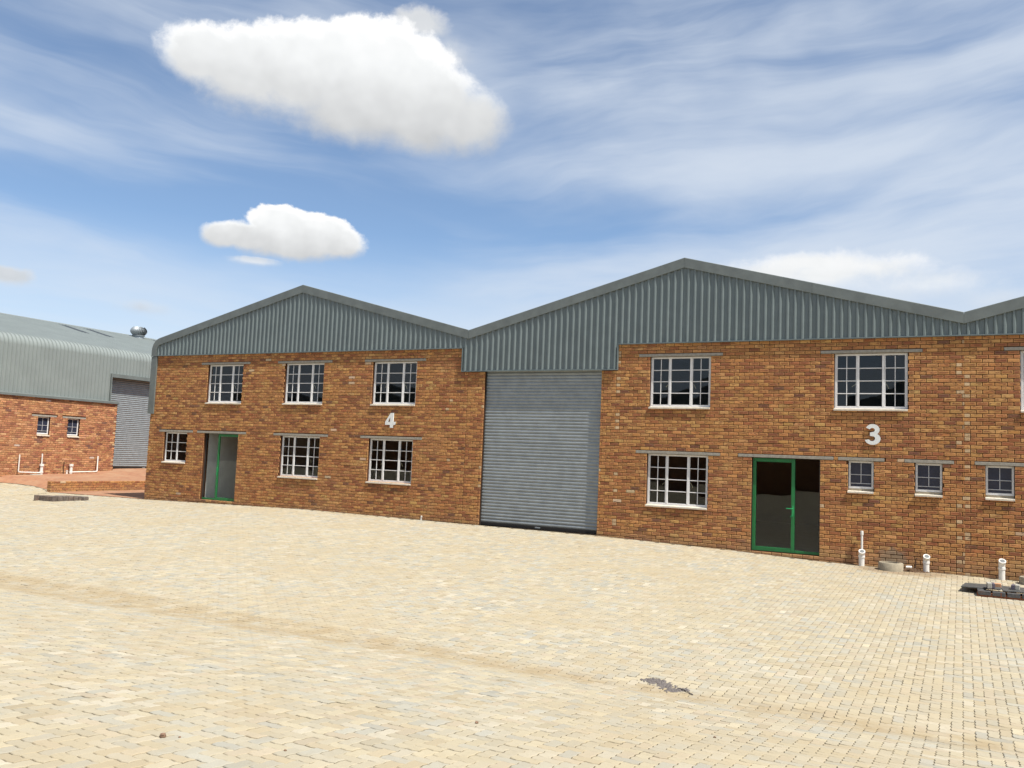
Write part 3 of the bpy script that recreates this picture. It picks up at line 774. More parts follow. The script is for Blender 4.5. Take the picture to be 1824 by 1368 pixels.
def glazed_door(par, off, x0, x1, z0, z1, leaf_left):
    """green steel door leaf beside a fixed sidelight"""
    y = REC+.01
    w_ = x1-x0; div = x0+w_*.635 if leaf_left else x0+w_*.365
    fr = MB()
    la, lb = (x0, div) if leaf_left else (div, x1)
    sa_, sb_ = (div, x1) if leaf_left else (x0, div)
    fr.bbox(la+.004, la+.082, y, y+.045, z0+.004, z1-.008, .004); fr.bbox(lb-.082, lb-.004, y, y+.045, z0+.004, z1-.008, .004)
    fr.bbox(la+.082, lb-.082, y+.002, y+.043, z1-.095, z1-.010, .004); fr.bbox(la+.082, lb-.082, y+.002, y+.043, z0+.006, z0+.105, .004)
    door = fr.build('door', M_GREEN, par, off)
    pane(door, la+.084, lb-.084, z0+.107, z1-.097, y+.02)
    dk = MB()                                                    # dark frame round the opening, green bottom rail of the sidelight
    dk.bbox(x0-.004, x0+.002, y-.01, y+.05, z0, z1, .001); dk.bbox(x1-.002, x1+.004, y-.01, y+.05, z0, z1, .001); dk.bbox(x0, x1, y-.01, y+.05, z1-.007, z1+.002, .001)
    o = sb_-.028 if leaf_left else sa_
    dk.bbox(o, o+.028, y+.004, y+.04, z0+.07, z1-.012, .002)
    dk.build('door_frame', M_DARKFR, door)
    MB().bbox(sa_+.003, sb_-.003, y+.001, y+.041, z0+.004, z0+.068, .004).build('sidelight_rail', M_GREEN, door)
    pane(door, sa_+.004, sb_-.030 if leaf_left else sb_-.004, z0+.07, z1-.014, y+.02)
    st = (lb-.043) if leaf_left else (la+.043); s_ = -1 if leaf_left else 1
    zc = z0+1.02
    h = MB().bbox(st-.02, st+.02, y-.012, y-.001, zc-.19, zc+.07, .004)
    h.path([(st, y-.012, zc), (st, y-.055, zc), (st+s_*.14, y-.058, zc+.003)], .011, 8, .02)
    h.path([(st, y-.012, zc-.15), (st, y-.05, zc-.15), (st+s_*.05, y-.052, zc-.19)], .008, 8, .015)
    h.build('handle', M_GREENLT, door, smooth=True)
    return door
def roller_door(par, off, x0, x1, z0, z1, y, slat_m, pitch=.0876):
    n_ = int((z1-z0-.1)/pitch); z00 = z0+.095
    ps = [(-.004, 0), (.004, .003)]
    prof = [(.017*(1-((t-.46)/.46)**2) if t < .92 else -.003, t*pitch) for t in (0, .1, .23, .46, .69, .82, .92, .99)]
    v = []; f = []
    for (d, z) in prof: v += [(x0+.012, y-d, z), (x1-.012, y-d, z)]
    for i in range(len(prof)-1): f.append((2*i, 2*i+1, 2*i+3, 2*i+2))
    k = len(v); v += [(x0+.012, y+.012, 0), (x1-.012, y+.012, 0), (x1-.012, y+.012, pitch*.99), (x0+.012, y+.012, pitch*.99)]
    f += [(k, k+3, k+2, k+1), (0, k, k+1, 1)]
    me = bpy.data.meshes.new('slat'); me.from_pydata(v, [], f); me.materials.append(slat_m)
    for p_ in me.polygons: p_.use_smooth = p_.index < len(prof)-2
    bar = MB().bbox(x0+.012, x1-.012, y-.020, y+.03, z0+.012, z00-.004, .005).build('roller_door', M_RUBBER, par, off)
    for i in range(n_):
        o = link('slat', me, bar, (0, random.gauss(0, .0008), z00+i*pitch))
    for a in (x0, x1-.011): MB().box(a, a+.011, y-.05, y+.04, z0, z1).build('guide_rail', M_DARKFR, bar)
    MB().bbox((x0+x1)/2-.06, (x0+x1)/2+.09, y-.032, y-.0225, z0+.035, z0+.07, .003).build('lock', M_ALU, bar)
    return bar

# ------------------------------------------------------------------ profiled steel sheets
RIB, SHEETW = .1715, .686
def ibr(x0, x1):
    """(x, height) of the box-rib profile between x0 and x1; ribs on a grid of .1715"""
    pts = []
    k = math.floor(x0/RIB)-1
    while k*RIB < x1+RIB:
        b = k*RIB
        pts += [(b, 0), (b+.083, 0), (b+.104, .040), (b+.134, .040), (b+.1708, 0)]
        k += 1
    xs = np.array([p[0] for p in pts]); hs = np.array([p[1] for p in pts])
    inside = [(x, h) for x, h in pts if x0 < x < x1]
    return [(x0, float(np.interp(x0, xs, hs)))]+inside+[(x1, float(np.interp(x1, xs, hs)))]
def gable_sheets(par, off, x0, x1, zb, zt, y0, m):
    """vertical sheets, one object each; zt(x) is the roof line"""
    k = math.floor(x0/SHEETW); n_ = 0
    while k*SHEETW < x1-.01:
        a, b = max(x0, k*SHEETW), min(x1, (k+1)*SHEETW+.02)
        b = min(b, x1)
        pr = ibr(a, b)
        v = []; f = []
        lapp = .0009*(k % 2)
        for (x, h) in pr:
            v += [(x, y0-h-lapp, zb), (x, y0-h-lapp, zt(x))]
        for i in range(len(pr)-1): f.append((2*i, 2*i+2, 2*i+3, 2*i+1))
        MB().add(v, f).build('cladding_sheet', m, par, off)
        k += 1
def flashing(par, off, name, path, width_in, y_out, thick, m):
    """fascia strip along a line of (x, z, drop): face, underside and return to the wall"""
    v = []; f = []
    for (x, zt_, zb_) in path: v += [(x, .3, zt_+.012), (x, y_out+.012, zt_+.006), (x, y_out, zt_-.006), (x, y_out, zb_), (x, y_out+.022, zb_-.004)]
    k = 5
    for i in range(len(path)-1):
        for j in range(k-1): f.append((i*k+j, i*k+j+1, (i+1)*k+j+1, (i+1)*k+j))
    return MB().add(v, f).build(name, m, par, off)

# ------------------------------------------------------------------ the row of units
APEX, VAL = 7.085, 5.45
A1, V1, A2, V2, A3 = -18.43, -12.30, -6.155, .045, 6.245
EAVE_X, BULL_R, BULL_Z = -25.03, .46, 5.12
def bull_pts(n_=9):
    slope = math.atan(.246); out = []
    for i in range(n_):
        t = math.pi-(math.pi/2-slope)*i/(n_-1)
        out.append((EAVE_X+BULL_R+BULL_R*math.cos(t), BULL_Z+BULL_R*math.sin(t)))
    return out
_bp = bull_pts()
RLX = [p[0] for p in _bp]+[A1, V1, A2, V2, A3, 12.4]
RLZ = [p[1] for p in _bp]+[APEX, VAL, APEX, VAL, APEX, VAL]
def roofline(x): return float(np.interp(x, RLX, RLZ))
CLAD_Z, HDR_Z = 4.951, 4.291
STEP0, STEP1 = -12.478, -7.866
def trim_h(x): return .235 if True else 0

U4 = dict(x0=-24.955, x1=V1, root=(-24.955, 0, 0))
def unit(name, label, x0, x1):
    r = empty(name, (x0, 0, 0)); tag(r, label, 'warehouse', 'joined brick warehouse units')
    return r, (-x0, 0, 0), (lambda p: p)
r4, o4, W4 = unit('warehouse_unit', 'leftmost brick warehouse unit of the row, with three upper windows and grey gable', -24.955, V1)
r3, o3, W3_ = unit('warehouse_unit', 'middle brick warehouse unit with tall grey roller door and green door at right', V1, V2)
r2, o2, W2_ = unit('warehouse_unit', 'cut-off brick warehouse unit at right edge beyond the vertical wall joint', V2, 9.0)
UT, UB = Z_UT, Z_UT-15*COURSE
LT3, LB3 = Z_UT-29*COURSE, Z_UT-44*COURSE
LT4, LB4 = Z_UT-27*COURSE-.012, Z_UT-42*COURSE-.012
WID = 1.533
full3 = [(-6.99, UB, UT), (-7.008, LB3, LT3), (-2.598, UB, UT)]
full4 = [(-22.34, UB, UT), (-18.995, UB, UT), (-15.588, UB, UT), (-19.0, LB4, LT4), (-15.60, LB4, LT4)]
small3 = [(-2.284, 1.501, LT3), (-.91, 1.501, LT3)]
small2 = [(.438, 1.501, LT3)]
SB = 1.501
W4W = 1.553
h4 = [(x, x+W4W, zb, zt) for (x, zb, zt) in full4]+[(-24.185, -23.117, 1.333, LT4), (-22.31, -20.803, .146, LT4)]
h3 = [(x, x+WID, zb, zt) for (x, zb, zt) in full3]+[(x, x+.528, SB, LT3) for (x, _, _) in small3]+[(-4.419, -2.887, -.006, LT3), (-11.75, -8.30, -.6, HDR_Z+.4)]
h2 = [(x, x+.528, SB, LT3) for (x, _, _) in small2]+[(1.095, 1.095+WID, UB, UT), (3.2, 3.2+WID, LB3, LT3), (4.9, 4.9+WID, UB, UT)]
bricktop = lambda x: CLAD_Z+.06 if not (STEP0+.25 < x < STEP1-.25) else HDR_Z+.06
# concrete lintels take the place of bricks
def lint_holes(ext): return [(a, b, d, d+.078) for (a, b, d) in ext]
lin4 = [(x-.31, x+W4W+.31, zt) for (x, zb, zt) in full4]+[(-24.44, -22.85, LT4), (-22.645, -20.47, LT4)]
lin3 = [(x-.30, x+WID+.295, zt) for (x, zb, zt) in full3]+[(x-.212, x+.528+.225, zt) for (x, _, zt) in small3]+[(-4.747, -2.60, LT3)]
lin2 = [(x-.2, x+.528+.23, zt) for (x, _, zt) in small2]+[(x-.30, x+WID+.295, zt) for (x, zt) in ((1.095, UT), (3.2, LT3), (4.9, UT))]
b4 = lay(-24.955, V1, -.35, bricktop, h4+lint_holes(lin4), [(-12.95, -12.8, .12)], 1)
b3 = lay(V1, V2+.0061, -.40, bricktop, h3+lint_holes(lin3), [(-11.86, -11.7, .14), (-7.92, -7.82, .28), (-.12, -.03, .16)], 2)
b2 = lay(V2-.0061, 9.0, -.45, bricktop, h2+lint_holes(lin2), [(.05, .13, .2)], 3, V2-.0061)
emit_bricks(b4, r4, o4, W4); emit_bricks(b3, r3, o3, W3_); emit_bricks(b2, r2, o2, W2_)
wall_core(-24.95, V1, -.5, 5.2, h4, M_MORTAR, r4, o4)
wall_core(V1, V2, -.5, 5.2, h3, M_MORTAR, r3, o3)
wall_core(V2, 9.0, -.5, 5.2, h2, M_MORTAR, r2, o2)

for (x, zb, zt) in full4:
    window_full(r4, o4, x, x+W4W, zb+.006, zt); sill(r4, o4, x, x+W4W, zb); lintel(r4, o4, x-.31, x+W4W+.31, zt)
window_two(r4, o4, -24.185, -23.117, 1.339, LT4); sill(r4, o4, -24.185, -23.117, 1.333); lintel(r4, o4, -24.44, -22.85, LT4)
glazed_door(r4, o4, -22.31, -20.803, .146, LT4, False); lintel(r4, o4, -22.645, -20.47, LT4)
for (x, zb, zt) in full3:
    window_full(r3, o3, x, x+WID, zb+.006, zt); sill(r3, o3, x, x+WID, zb); lintel(r3, o3, x-.30, x+WID+.295, zt)
for (x, _, zt) in small3:
    window_small(r3, o3, x, x+.528, SB+.052, zt); sill(r3, o3, x, x+.528, SB); lintel(r3, o3, x-.212, x+.528+.225, zt)
glazed_door(r3, o3, -4.419, -2.887, -.006, LT3, True); lintel(r3, o3, -4.747, -2.60, LT3)
for (x, _, zt) in small2:
    window_small(r2, o2, x, x+.528, SB+.052, zt); sill(r2, o2, x, x+.528, SB); lintel(r2, o2, x-.2, x+.528+.23, zt)
for (x, zb, zt) in ((1.095, UB, UT), (3.2, LB3, LT3), (4.9, UB, UT)):
    window_full(r2, o2, x, x+WID, zb+.006, zt); sill(r2, o2, x, x+WID, zb); lintel(r2, o2, x-.30, x+WID+.295, zt)
roller_door(r3, o3, -11.75, -8.30, .055, HDR_Z+.3, .115, M_GALV)

YC = -.014
def low_trim(x): return roofline(x)-.12
gable_sheets(r4, o4, -24.93, V1, CLAD_Z, low_trim, YC, M_CLAD)
gable_sheets(r3, o3, STEP0+.0, STEP1, HDR_Z, lambda x: low_trim(x) if x > V1 else CLAD_Z-.004, YC-.0025, M_CLAD)
gable_sheets(r3, o3, STEP1, V2, CLAD_Z, low_trim, YC, M_CLAD)
gable_sheets(r2, o2, V2, 9.0, CLAD_Z, low_trim, YC, M_CLAD)
# verge flashings: one per roof slope
def verge(par, off, xs, drop):
    flashing(par, off, 'verge_flashing', [(x, roofline(x), roofline(x)-drop(x)) for x in xs], .3, -.070, .0, M_TRIM)
bx = [p[0] for p in _bp]
def bull_flash():
    v = []; f = []; k = 5; rows = []
    cx, cz = EAVE_X+BULL_R, BULL_Z
    rows.append(((EAVE_X, CLAD_Z-.02), (EAVE_X+.235, CLAD_Z-.02)))
    for (x, z) in _bp:
        d = Vector((x-cx, 0, z-cz)).normalized()
        rows.append(((x, z), (x-d.x*.235, z-d.z*.235)))
    rows.append(((A1, APEX), (A1, APEX-.25)))
    for (a, b) in rows:
        v += [(a[0], .3, a[1]+.004), (a[0], -.058, a[1]+.004), (a[0], -.070, a[1]-.003), (b[0], -.070, b[1]), (b[0], -.048, b[1])]
    for i in range(len(rows)-1):
        for j in range(k-1): f.append((i*k+j, i*k+j+1, (i+1)*k+j+1, (i+1)*k+j))
    MB().add(v, f).build('verge_flashing', M_TRIM, r4, o4)
bull_flash()
dr = lambda x: .245
verge(r4, o4, [A1+.002, V1-.002], dr)
for a, b in ((V1+.002, -9.2), (-9.196, A2-.002), (A2+.002, -3.1), (-3.096, V2-.002)): verge(r3, o3, [a, b], dr)
verge(r2, o2, [V2+.002, A3], dr); verge(r2, o2, [A3+.004, 9.0], dr)
# drip flashing along the foot of the cladding
def drip(par, off, x0, x1, z):
    MB().prism([(-.062, z-.012), (-.062, z+.012), (-.056, z+.014), (-.056, z-.006), (.0, z-.006), (.0, z-.012)], 0, x0, x1).build('drip_flashing', M_CLAD, par, off)
drip(r4, o4, -24.78, STEP0-.02, CLAD_Z); drip(r3, o3, STEP0-.02, STEP1+.02, HDR_Z); drip(r3, o3, STEP1+.02, V2, CLAD_Z); drip(r2, o2, V2, 9.0, CLAD_Z)
MB().box(STEP0-.022, STEP0-.001, -.058, -.002, HDR_Z-.010, CLAD_Z-.014).build('corner_flashing', M_CLAD, r3, o3)
MB().box(STEP1+.001, STEP1+.024, -.058, -.002, HDR_Z-.010, CLAD_Z-.014).build('corner_flashing', M_CLAD, r3, o3)
MB().box(-11.74, -8.31, -.05, .3, HDR_Z+.002, HDR_Z+.03).build('soffit_flashing', M_CLAD, r3, o3)
MB().box(EAVE_X+.002, -24.765, -.055, -.004, 2.94, CLAD_Z-.03).build('corner_flashing', M_TRIM, r4, o4)
# side wall and its cladding, roofs, insides
MB().box(-24.95, -24.75, .221, 22, -.5, 5.1).build('side_wall', M_BRICKSHEET, r4, o4)
side = MB(); pr = ibr(.0, 22)
for i in range(len(pr)-1):
    (ya, ha), (yb_, hb) = pr[i], pr[i+1]
    side.add([(-24.985-ha, ya, 2.95), (-24.985-hb, yb_, 2.95), (-24.985-hb, yb_, 5.12), (-24.985-ha, ya, 5.12)], [(0, 1, 2, 3)])
side.build('side_cladding', M_CLAD, r4, o4)
def roof(par, off, xs):
    mb = MB()
    for a, b in zip(xs, xs[1:]):
        mb.add([(a, -.03, roofline(a)-.03), (b, -.03, roofline(b)-.03), (b, 22, roofline(b)-.03), (a, 22, roofline(a)-.03)], [(0, 1, 2, 3)])
    mb.build('roof', M_ROOF2, par, off)
roof(r4, o4, bx+[A1, V1]); roof(r3, o3, [V1, A2, V2]); roof(r2, o2, [V2, A3, 9.0])
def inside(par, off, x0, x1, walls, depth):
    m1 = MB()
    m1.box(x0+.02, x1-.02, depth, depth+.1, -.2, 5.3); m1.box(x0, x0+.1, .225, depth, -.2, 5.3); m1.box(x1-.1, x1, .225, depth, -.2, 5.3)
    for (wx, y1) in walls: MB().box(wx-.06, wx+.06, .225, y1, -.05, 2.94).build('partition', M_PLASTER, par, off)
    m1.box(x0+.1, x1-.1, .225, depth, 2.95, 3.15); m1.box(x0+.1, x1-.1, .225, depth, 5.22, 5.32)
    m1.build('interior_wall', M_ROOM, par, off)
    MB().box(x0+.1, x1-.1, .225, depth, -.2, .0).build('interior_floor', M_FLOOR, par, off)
inside(r4, o4, -24.7, V1-.1, [(-22.39, 6)], 9)
inside(r3, o3, -8.0, V2-.1, [], 12)
inside(r2, o2, V2+.05, 8.9, [], 7)

# ------------------------------------------------------------------ unit numbers
def glyph(name, polys, x, y, z, size, label):
    cu = bpy.data.curves.new(name, 'CURVE'); cu.dimensions = '2D'; cu.fill_mode = 'BOTH'; cu.extrude = .008
    for poly in polys:
        sp_ = cu.splines.new('POLY'); sp_.points.add(len(poly)-1)
        for p, (a, b) in zip(sp_.points, poly): p.co = (a*size, b*size, 0, 1)
        sp_.use_cyclic_u = True
    o = bpy.data.objects.new(name, cu); C.objects.link(o)
    bpy.context.view_layer.update()
    me = bpy.data.meshes.new_from_object(o.evaluated_get(bpy.context.evaluated_depsgraph_get()))
    bpy.data.objects.remove(o)
    me.materials.append(M_SIGN)
    s = link(name, me); s.location = (x, y, z); s.rotation_euler = (R(90), 0, 0)
    tag(s, label, 'number sign', 'white unit numbers on the brick wall')
four = [[(.40, 0), (.66, 0), (.66, .20), (.82, .20), (.82, .41), (.66, .41), (.66, 1.0), (.42, 1.0), (0, .40), (0, .20), (.40, .20)], [(.40, .41), (.20, .41), (.40, .72)]]
def three():
    o = []
    for t in np.linspace(196, 450, 22): pass
    cx, r = .39, .29
    def arc(cx, cy, rx, ry, a, b, n_): return [(cx+rx*math.cos(R(t)), cy+ry*math.sin(R(t))) for t in np.linspace(a, b, n_)]
    up_o = arc(.40, .735, .315, .275, 160, -58, 16); lo_o = arc(.40, .285, .36, .295, 58, -168, 18)
    lo_i = arc(.37, .30, .145, .125, 200, 412, 12)
    up_i = arc(.385, .715, .115, .105, -50, 165, 10)
    pts = up_o+lo_o+lo_i+[(.28, .425), (.28, .59)]+up_i
    return [pts]
glyph('unit_number', four, -15.02, -.024, 2.655, .435, 'white number 4 on the brick wall below the upper window')
glyph('unit_number', three(), -1.955, -.024, 2.545, .455, 'white number 3 on the brick wall above the small windows')

# ------------------------------------------------------------------ left warehouse: wall faces +X; built in wall coordinates, turned by 90 degrees
LX = -33.0
rl = empty('warehouse', (LX, 0, 0), R(90)); tag(rl, 'long grey-green warehouse with rounded eave, low brick wall and roof ventilator at left', 'warehouse')
WL = lambda p: (LX-p[1], p[0], p[2])
OL = (0, 0, 0)
hl = [(1.36, 1.89, 2.085, 2.815), (2.70, 3.23, 2.085, 2.815)]
Z0_keep = Z0
DADO = 3.66
bl = lay(-6.0, 5.02, .1, lambda x: DADO-.02, hl+[(a-.28, b+.28, d, d+.078) for (a, b, c, d) in hl], [(4.95, 5.1, .25)], 9, 0.0, np.array((1.08, 1.10, 1.55)))
emit_bricks(bl, rl, OL, WL)
wall_core(-6.0, 5.015, .0, DADO-.01, hl, M_MORTAR, rl, OL)
for (a, b, c, d) in hl:
    window_small(rl, OL, a, b, c+.03, d); sill(rl, OL, a, b, c); lintel(rl, OL, a-.27, b+.27, d)
MB().box(1.75, 1.9, .02, .06, .55, .6)
MB().box(5.0, 5.02, .08, .30, .2, DADO).build('wall_return', M_BRICKSHEET, rl, OL)
MB().prism([(-.075, DADO-.085), (-.075, DADO+.005), (.13, DADO+.055), (.13, DADO-.03), (-.06, DADO-.03), (-.06, DADO-.085)], 0, -6.05, 5.03).build('dado_flashing', M_TRIM, rl, OL)
# profile of the sheets: up the wall, round the eave, up the roof
EZ, ER = 5.60, .46
sl_ = math.atan(.252)
wallp = [(.12, DADO+.03), (.12, EZ)]
arcp = []
for i in range(10):
    t = (math.pi/2-sl_)*i/9
    arcp.append((.12+ER-ER*math.cos(t), EZ+ER*math.sin(t)))
ridge_y, ridge_z = 7.0, arcp[-1][1]+(7.0-arcp[-1][0])*.252
roofp = arcp+[(ridge_y, ridge_z)]
def swept(name, a, b, prof, m, jitter, lap=0.0):
    pr = ibr(a, b); v = []; f = []; n_ = len(prof)
    nor = []
    for i in range(n_):
        p, q = prof[max(0, i-1)], prof[min(n_-1, i+1)]
        d = Vector((q[0]-p[0], q[1]-p[1])).normalized(); nor.append((-d.y, d.x))
    for (x, h) in pr:
        for (p, nn) in zip(prof, nor): v.append((x, p[0]+nn[0]*(h+jitter), p[1]+nn[1]*(h+jitter)))
    for i in range(len(pr)-1):
        for j in range(n_-1): f.append((i*n_+j, (i+1)*n_+j, (i+1)*n_+j+1, i*n_+j+1))
    return MB().add(v, f).build(name, m, rl, OL)
DOOR0, DOOR1, DHEAD = 4.62, 9.2, 4.80
k = math.floor(-6/SHEETW)
skyl = {9, 11, 17}
while k*SHEETW < 19:
    a, b = k*SHEETW, (k+1)*SHEETW+.012
    swept('roof_sheet', a, b, roofp, M_ROOF2, .0006+.0012*(k % 2))
    aa = a
    if a < DOOR0:
        swept('cladding_sheet', a, min(b, DOOR0), wallp, M_ROOF2, .0009*(k % 2))
    if b > DOOR0:
        a2 = max(a, DOOR0); zb = DHEAD if a2 < DOOR1 else DADO
        if b > DOOR0: swept('cladding_sheet', a2, b, [(.12, zb), (.12, EZ)], M_ROOF2, .0009*(k % 2))
    if k in skyl:
        y0_, y1_ = 4.5, 6.35
        z_ = lambda y: arcp[-1][1]+(y-arcp[-1][0])*.252
        pr = ibr(a+.10, b-.16); v = []; f = []
        for (x, h) in pr: v += [(x, y0_-.252*(h+.006), z_(y0_)+h+.006), (x, y1_-.252*(h+.006), z_(y1_)+h+.006)]
        for i in range(len(pr)-1): f.append((2*i, 2*i+2, 2*i+3, 2*i+1))
        MB().add(v, f).build('skylight', M_SKYLIGHT, rl, OL)
    k += 1
MB().prism([(ridge_y-.25, ridge_z-.03), (ridge_y, ridge_z+.045), (ridge_y+.25, ridge_z-.03), (ridge_y, ridge_z+.03)], 0, -6.2, 19.3).build('ridge_cap', M_ROOF2, rl, OL)
MB().add([(-6.2, ridge_y, ridge_z), (19.3, ridge_y, ridge_z), (19.3, 13.9, EZ+.4), (-6.2, 13.9, EZ+.4)], [(0, 1, 2, 3)]).build('roof', M_ROOF2, rl, OL)
MB().add([(-6.05, .13, .0), (-6.05, 13.9, .0), (-6.05, 13.9, EZ+.3), (-6.05, ridge_y, ridge_z-.04), (-6.05, .5, EZ+.3), (-6.05, .13, EZ)], [(0, 1, 2, 3, 4, 5)]).build('gable_wall', M_BRICKSHEET, rl, OL)
MB().box(9.3, 19, .05, .3, .3, DADO).build('side_wall', M_BRICKSHEET, rl, OL)
MB().box(-6, 19, 13.7, 13.9, .0, EZ+.3).build('back_wall', M_BRICKSHEET, rl, OL)
roller_door(rl, OL, 4.80, 9.1, .745, DHEAD+.1, .42, M_GALV)
MB().box(4.60, 4.66, .02, .10, DADO+.04, DHEAD+.10).build('door_flashing', M_TRIM, rl, OL)
MB().box(4.66, 4.80, .19, .23, DADO+.04, DHEAD).build('jamb_flashing', M_ROOF2, rl, OL)
MB().box(4.662, 9.2, .02, .118, DHEAD-.06, DHEAD+.10).build('head_flashing', M_TRIM, rl, OL)
MB().box(5.02, 9.3, .55, .6, .3, 5.5).build('door_backing', M_DARKFR, rl, OL)
# turbine ventilator on the ridge: neck and ball of curved vanes
tv = MB(); tx_, ty_, tz_ = 10.95, 6.35, ridge_z-.22
tv.tube([((tx_, ty_, tz_-.25), (0, 0, 1), .30), ((tx_, ty_, tz_+.16), (0, 0, 1), .27), ((tx_, ty_, tz_+.17), (0, 0, 1), .33), ((tx_, ty_, tz_+.2), (0, 0, 1), .33)], 24)
vent = tv.build('turbine_vent', M_ALU, rl, OL, smooth=True)
zz0 = tz_+.2
cap_ = MB().tube([((tx_, ty_, zz0), (0, 0, 1), .26), ((tx_, ty_, zz0+.18), (0, 0, 1), .36), ((tx_, ty_, zz0+.34), (0, 0, 1), .30)], 28)
cap_.build('vent_core', M_DARKFR, vent)
MB().tube([((tx_, ty_, zz0+.44), (0, 0, 1), .20), ((tx_, ty_, zz0+.465), (0, 0, 1), .17), ((tx_, ty_, zz0+.48), (0, 0, 1), .05)], 24).build('vent_cap', M_ALU, vent, smooth=True)
vn = MB()
for i in range(28):
    t0 = 2*math.pi*i/28; v = []
    for j in range(8):
        q = j/7; r_ = .24+.19*math.sin(math.pi*(q*.86+.06)); z = zz0+.46*q
        for s_ in (0, 1):
            tt = t0+s_*.19+.12*q; rr = r_-(.035 if s_ else 0)
            v.append((tx_+rr*math.cos(tt), ty_+rr*math.sin(tt), z))
    vn.add(v, [(2*j, 2*j+1, 2*j+3, 2*j+2) for j in range(7)])
vn.build('vane_ring', M_ALU, vent, smooth=True)

# ------------------------------------------------------------------ retaining wall by the lane
rw = empty('retaining_wall', (-29.3, -.42, 0), R(90)); tag(rw, 'low brick retaining wall beside the lane in front of the left roller door', 'wall')
WR = lambda p: (-29.3-p[1], -.42+p[0], p[2])
Zs = Z0
bw_ = lay(.0, 14, -.1, lambda x: .46, [], [], 21)
bw_ = [b for b in bw_ if b[1] < .345]
emit_bricks(bw_, rw, (0, 0, 0), WR, 60)
MB().box(.0, 14, .016, .21, -.2, .384).build('mortar_wall', M_MORTAR, rw)
be = MB()
rg2 = np.random.default_rng(5)
for k in range(6):
    zb = math.ceil((-.1-Z0)/COURSE)*COURSE+Z0+k*COURSE
    if zb > .33: continue
    v, fc = brick_shape(.212, COURSE-BED, .05)
    be.add([(p[1]-.012, .215-p[0], p[2]+zb+BED/2) for p in v], fc, tuple(BRICKS[rg2.integers(0, 5)]))
be.build('end_bricks', M_BRICK, rw)['kind'] = 'stuff'

# ------------------------------------------------------------------ drain pipes on the left wall
def pipe_thing(name, label, group, base, parts):
    r = empty(name, base); tag(r, label, 'pipe', group)
    for (nm, fn, m, sm) in parts:
        mb = MB(); fn(mb); mb.build(nm, m, r, tuple(-c for c in base), smooth=sm)
    return r
PXW = LX+.10
GL = 'white drain pipes on the left warehouse'
def gully(mb, x, y, z0, z1):
    rs = [(z0-.1, .06), (z0+.1, .06), (z0+.105, .072), (z0+.17, .072), (z0+.175, .06), (z1-.14, .06), (z1-.13, .05), (z1-.10, .05), (z1-.09, .085), (z1, .085), (z1, .06), (z1-.06, .055)]
    mb.tube([((x, y, z), (0, 0, 1), r_) for z, r_ in rs], 14)
pipe_thing('drain_pipe', 'white pipe with upright and gully standpipe below the left small window', GL, (PXW, 1.62, .46), [
    ('waste_pipe', lambda mb: mb.path([(PXW, .655, 1.27), (PXW, .655, .585), (PXW, 1.60, .565)], .025, 10, .05), M_PVC, True),
    ('standpipe', lambda mb: gully(mb, PXW, 1.62, .45, .92), M_PVC, True),
    ('vent_pipe', lambda mb: mb.path([(PXW, 1.61, .88), (PXW, 1.605, 1.33)], .026, 10), M_PVC, True)])
pipe_thing('drain_pipe', 'white pipe with gully standpipe and upright to the right of the dark tap', GL, (PXW, 2.93, .46), [
    ('standpipe', lambda mb: gully(mb, PXW, 2.93, .46, .93), M_PVC, True),
    ('waste_pipe', lambda mb: mb.path([(PXW+.06, 2.96, .60), (PXW+.14, 4.06, .635), (PXW+.02, 4.14, 1.285)], .025, 10, .05), M_PVC, True)])
tag(MB().tube([((PXW+.02, 2.735, z), (0, 0, 1), r_) for z, r_ in ((.38, .035), (.62, .035), (.625, .045), (.665, .045), (.665, .03), (.6, .03))], 12).build('pipe_stub', M_PVC, smooth=True), 'short white pipe stub beside the dark tap on the left wall', 'pipe', GL)
tag(MB().path([(LX+.05, 2.64, .4), (LX+.05, 2.62, .95), (LX+.09, 2.60, 1.0), (LX+.13, 2.60, .96)], .016, 8, .03).build('tap', M_IRON, smooth=True), 'thin dark tap pipe standing against the left brick wall', 'tap')
tag(MB().bbox(LX+.13, LX+.30, 1.12, 1.5, .43, .515, .008).build('loose_brick', M_GREYBLK), 'pale loose brick lying under the left white waste pipe', 'brick')

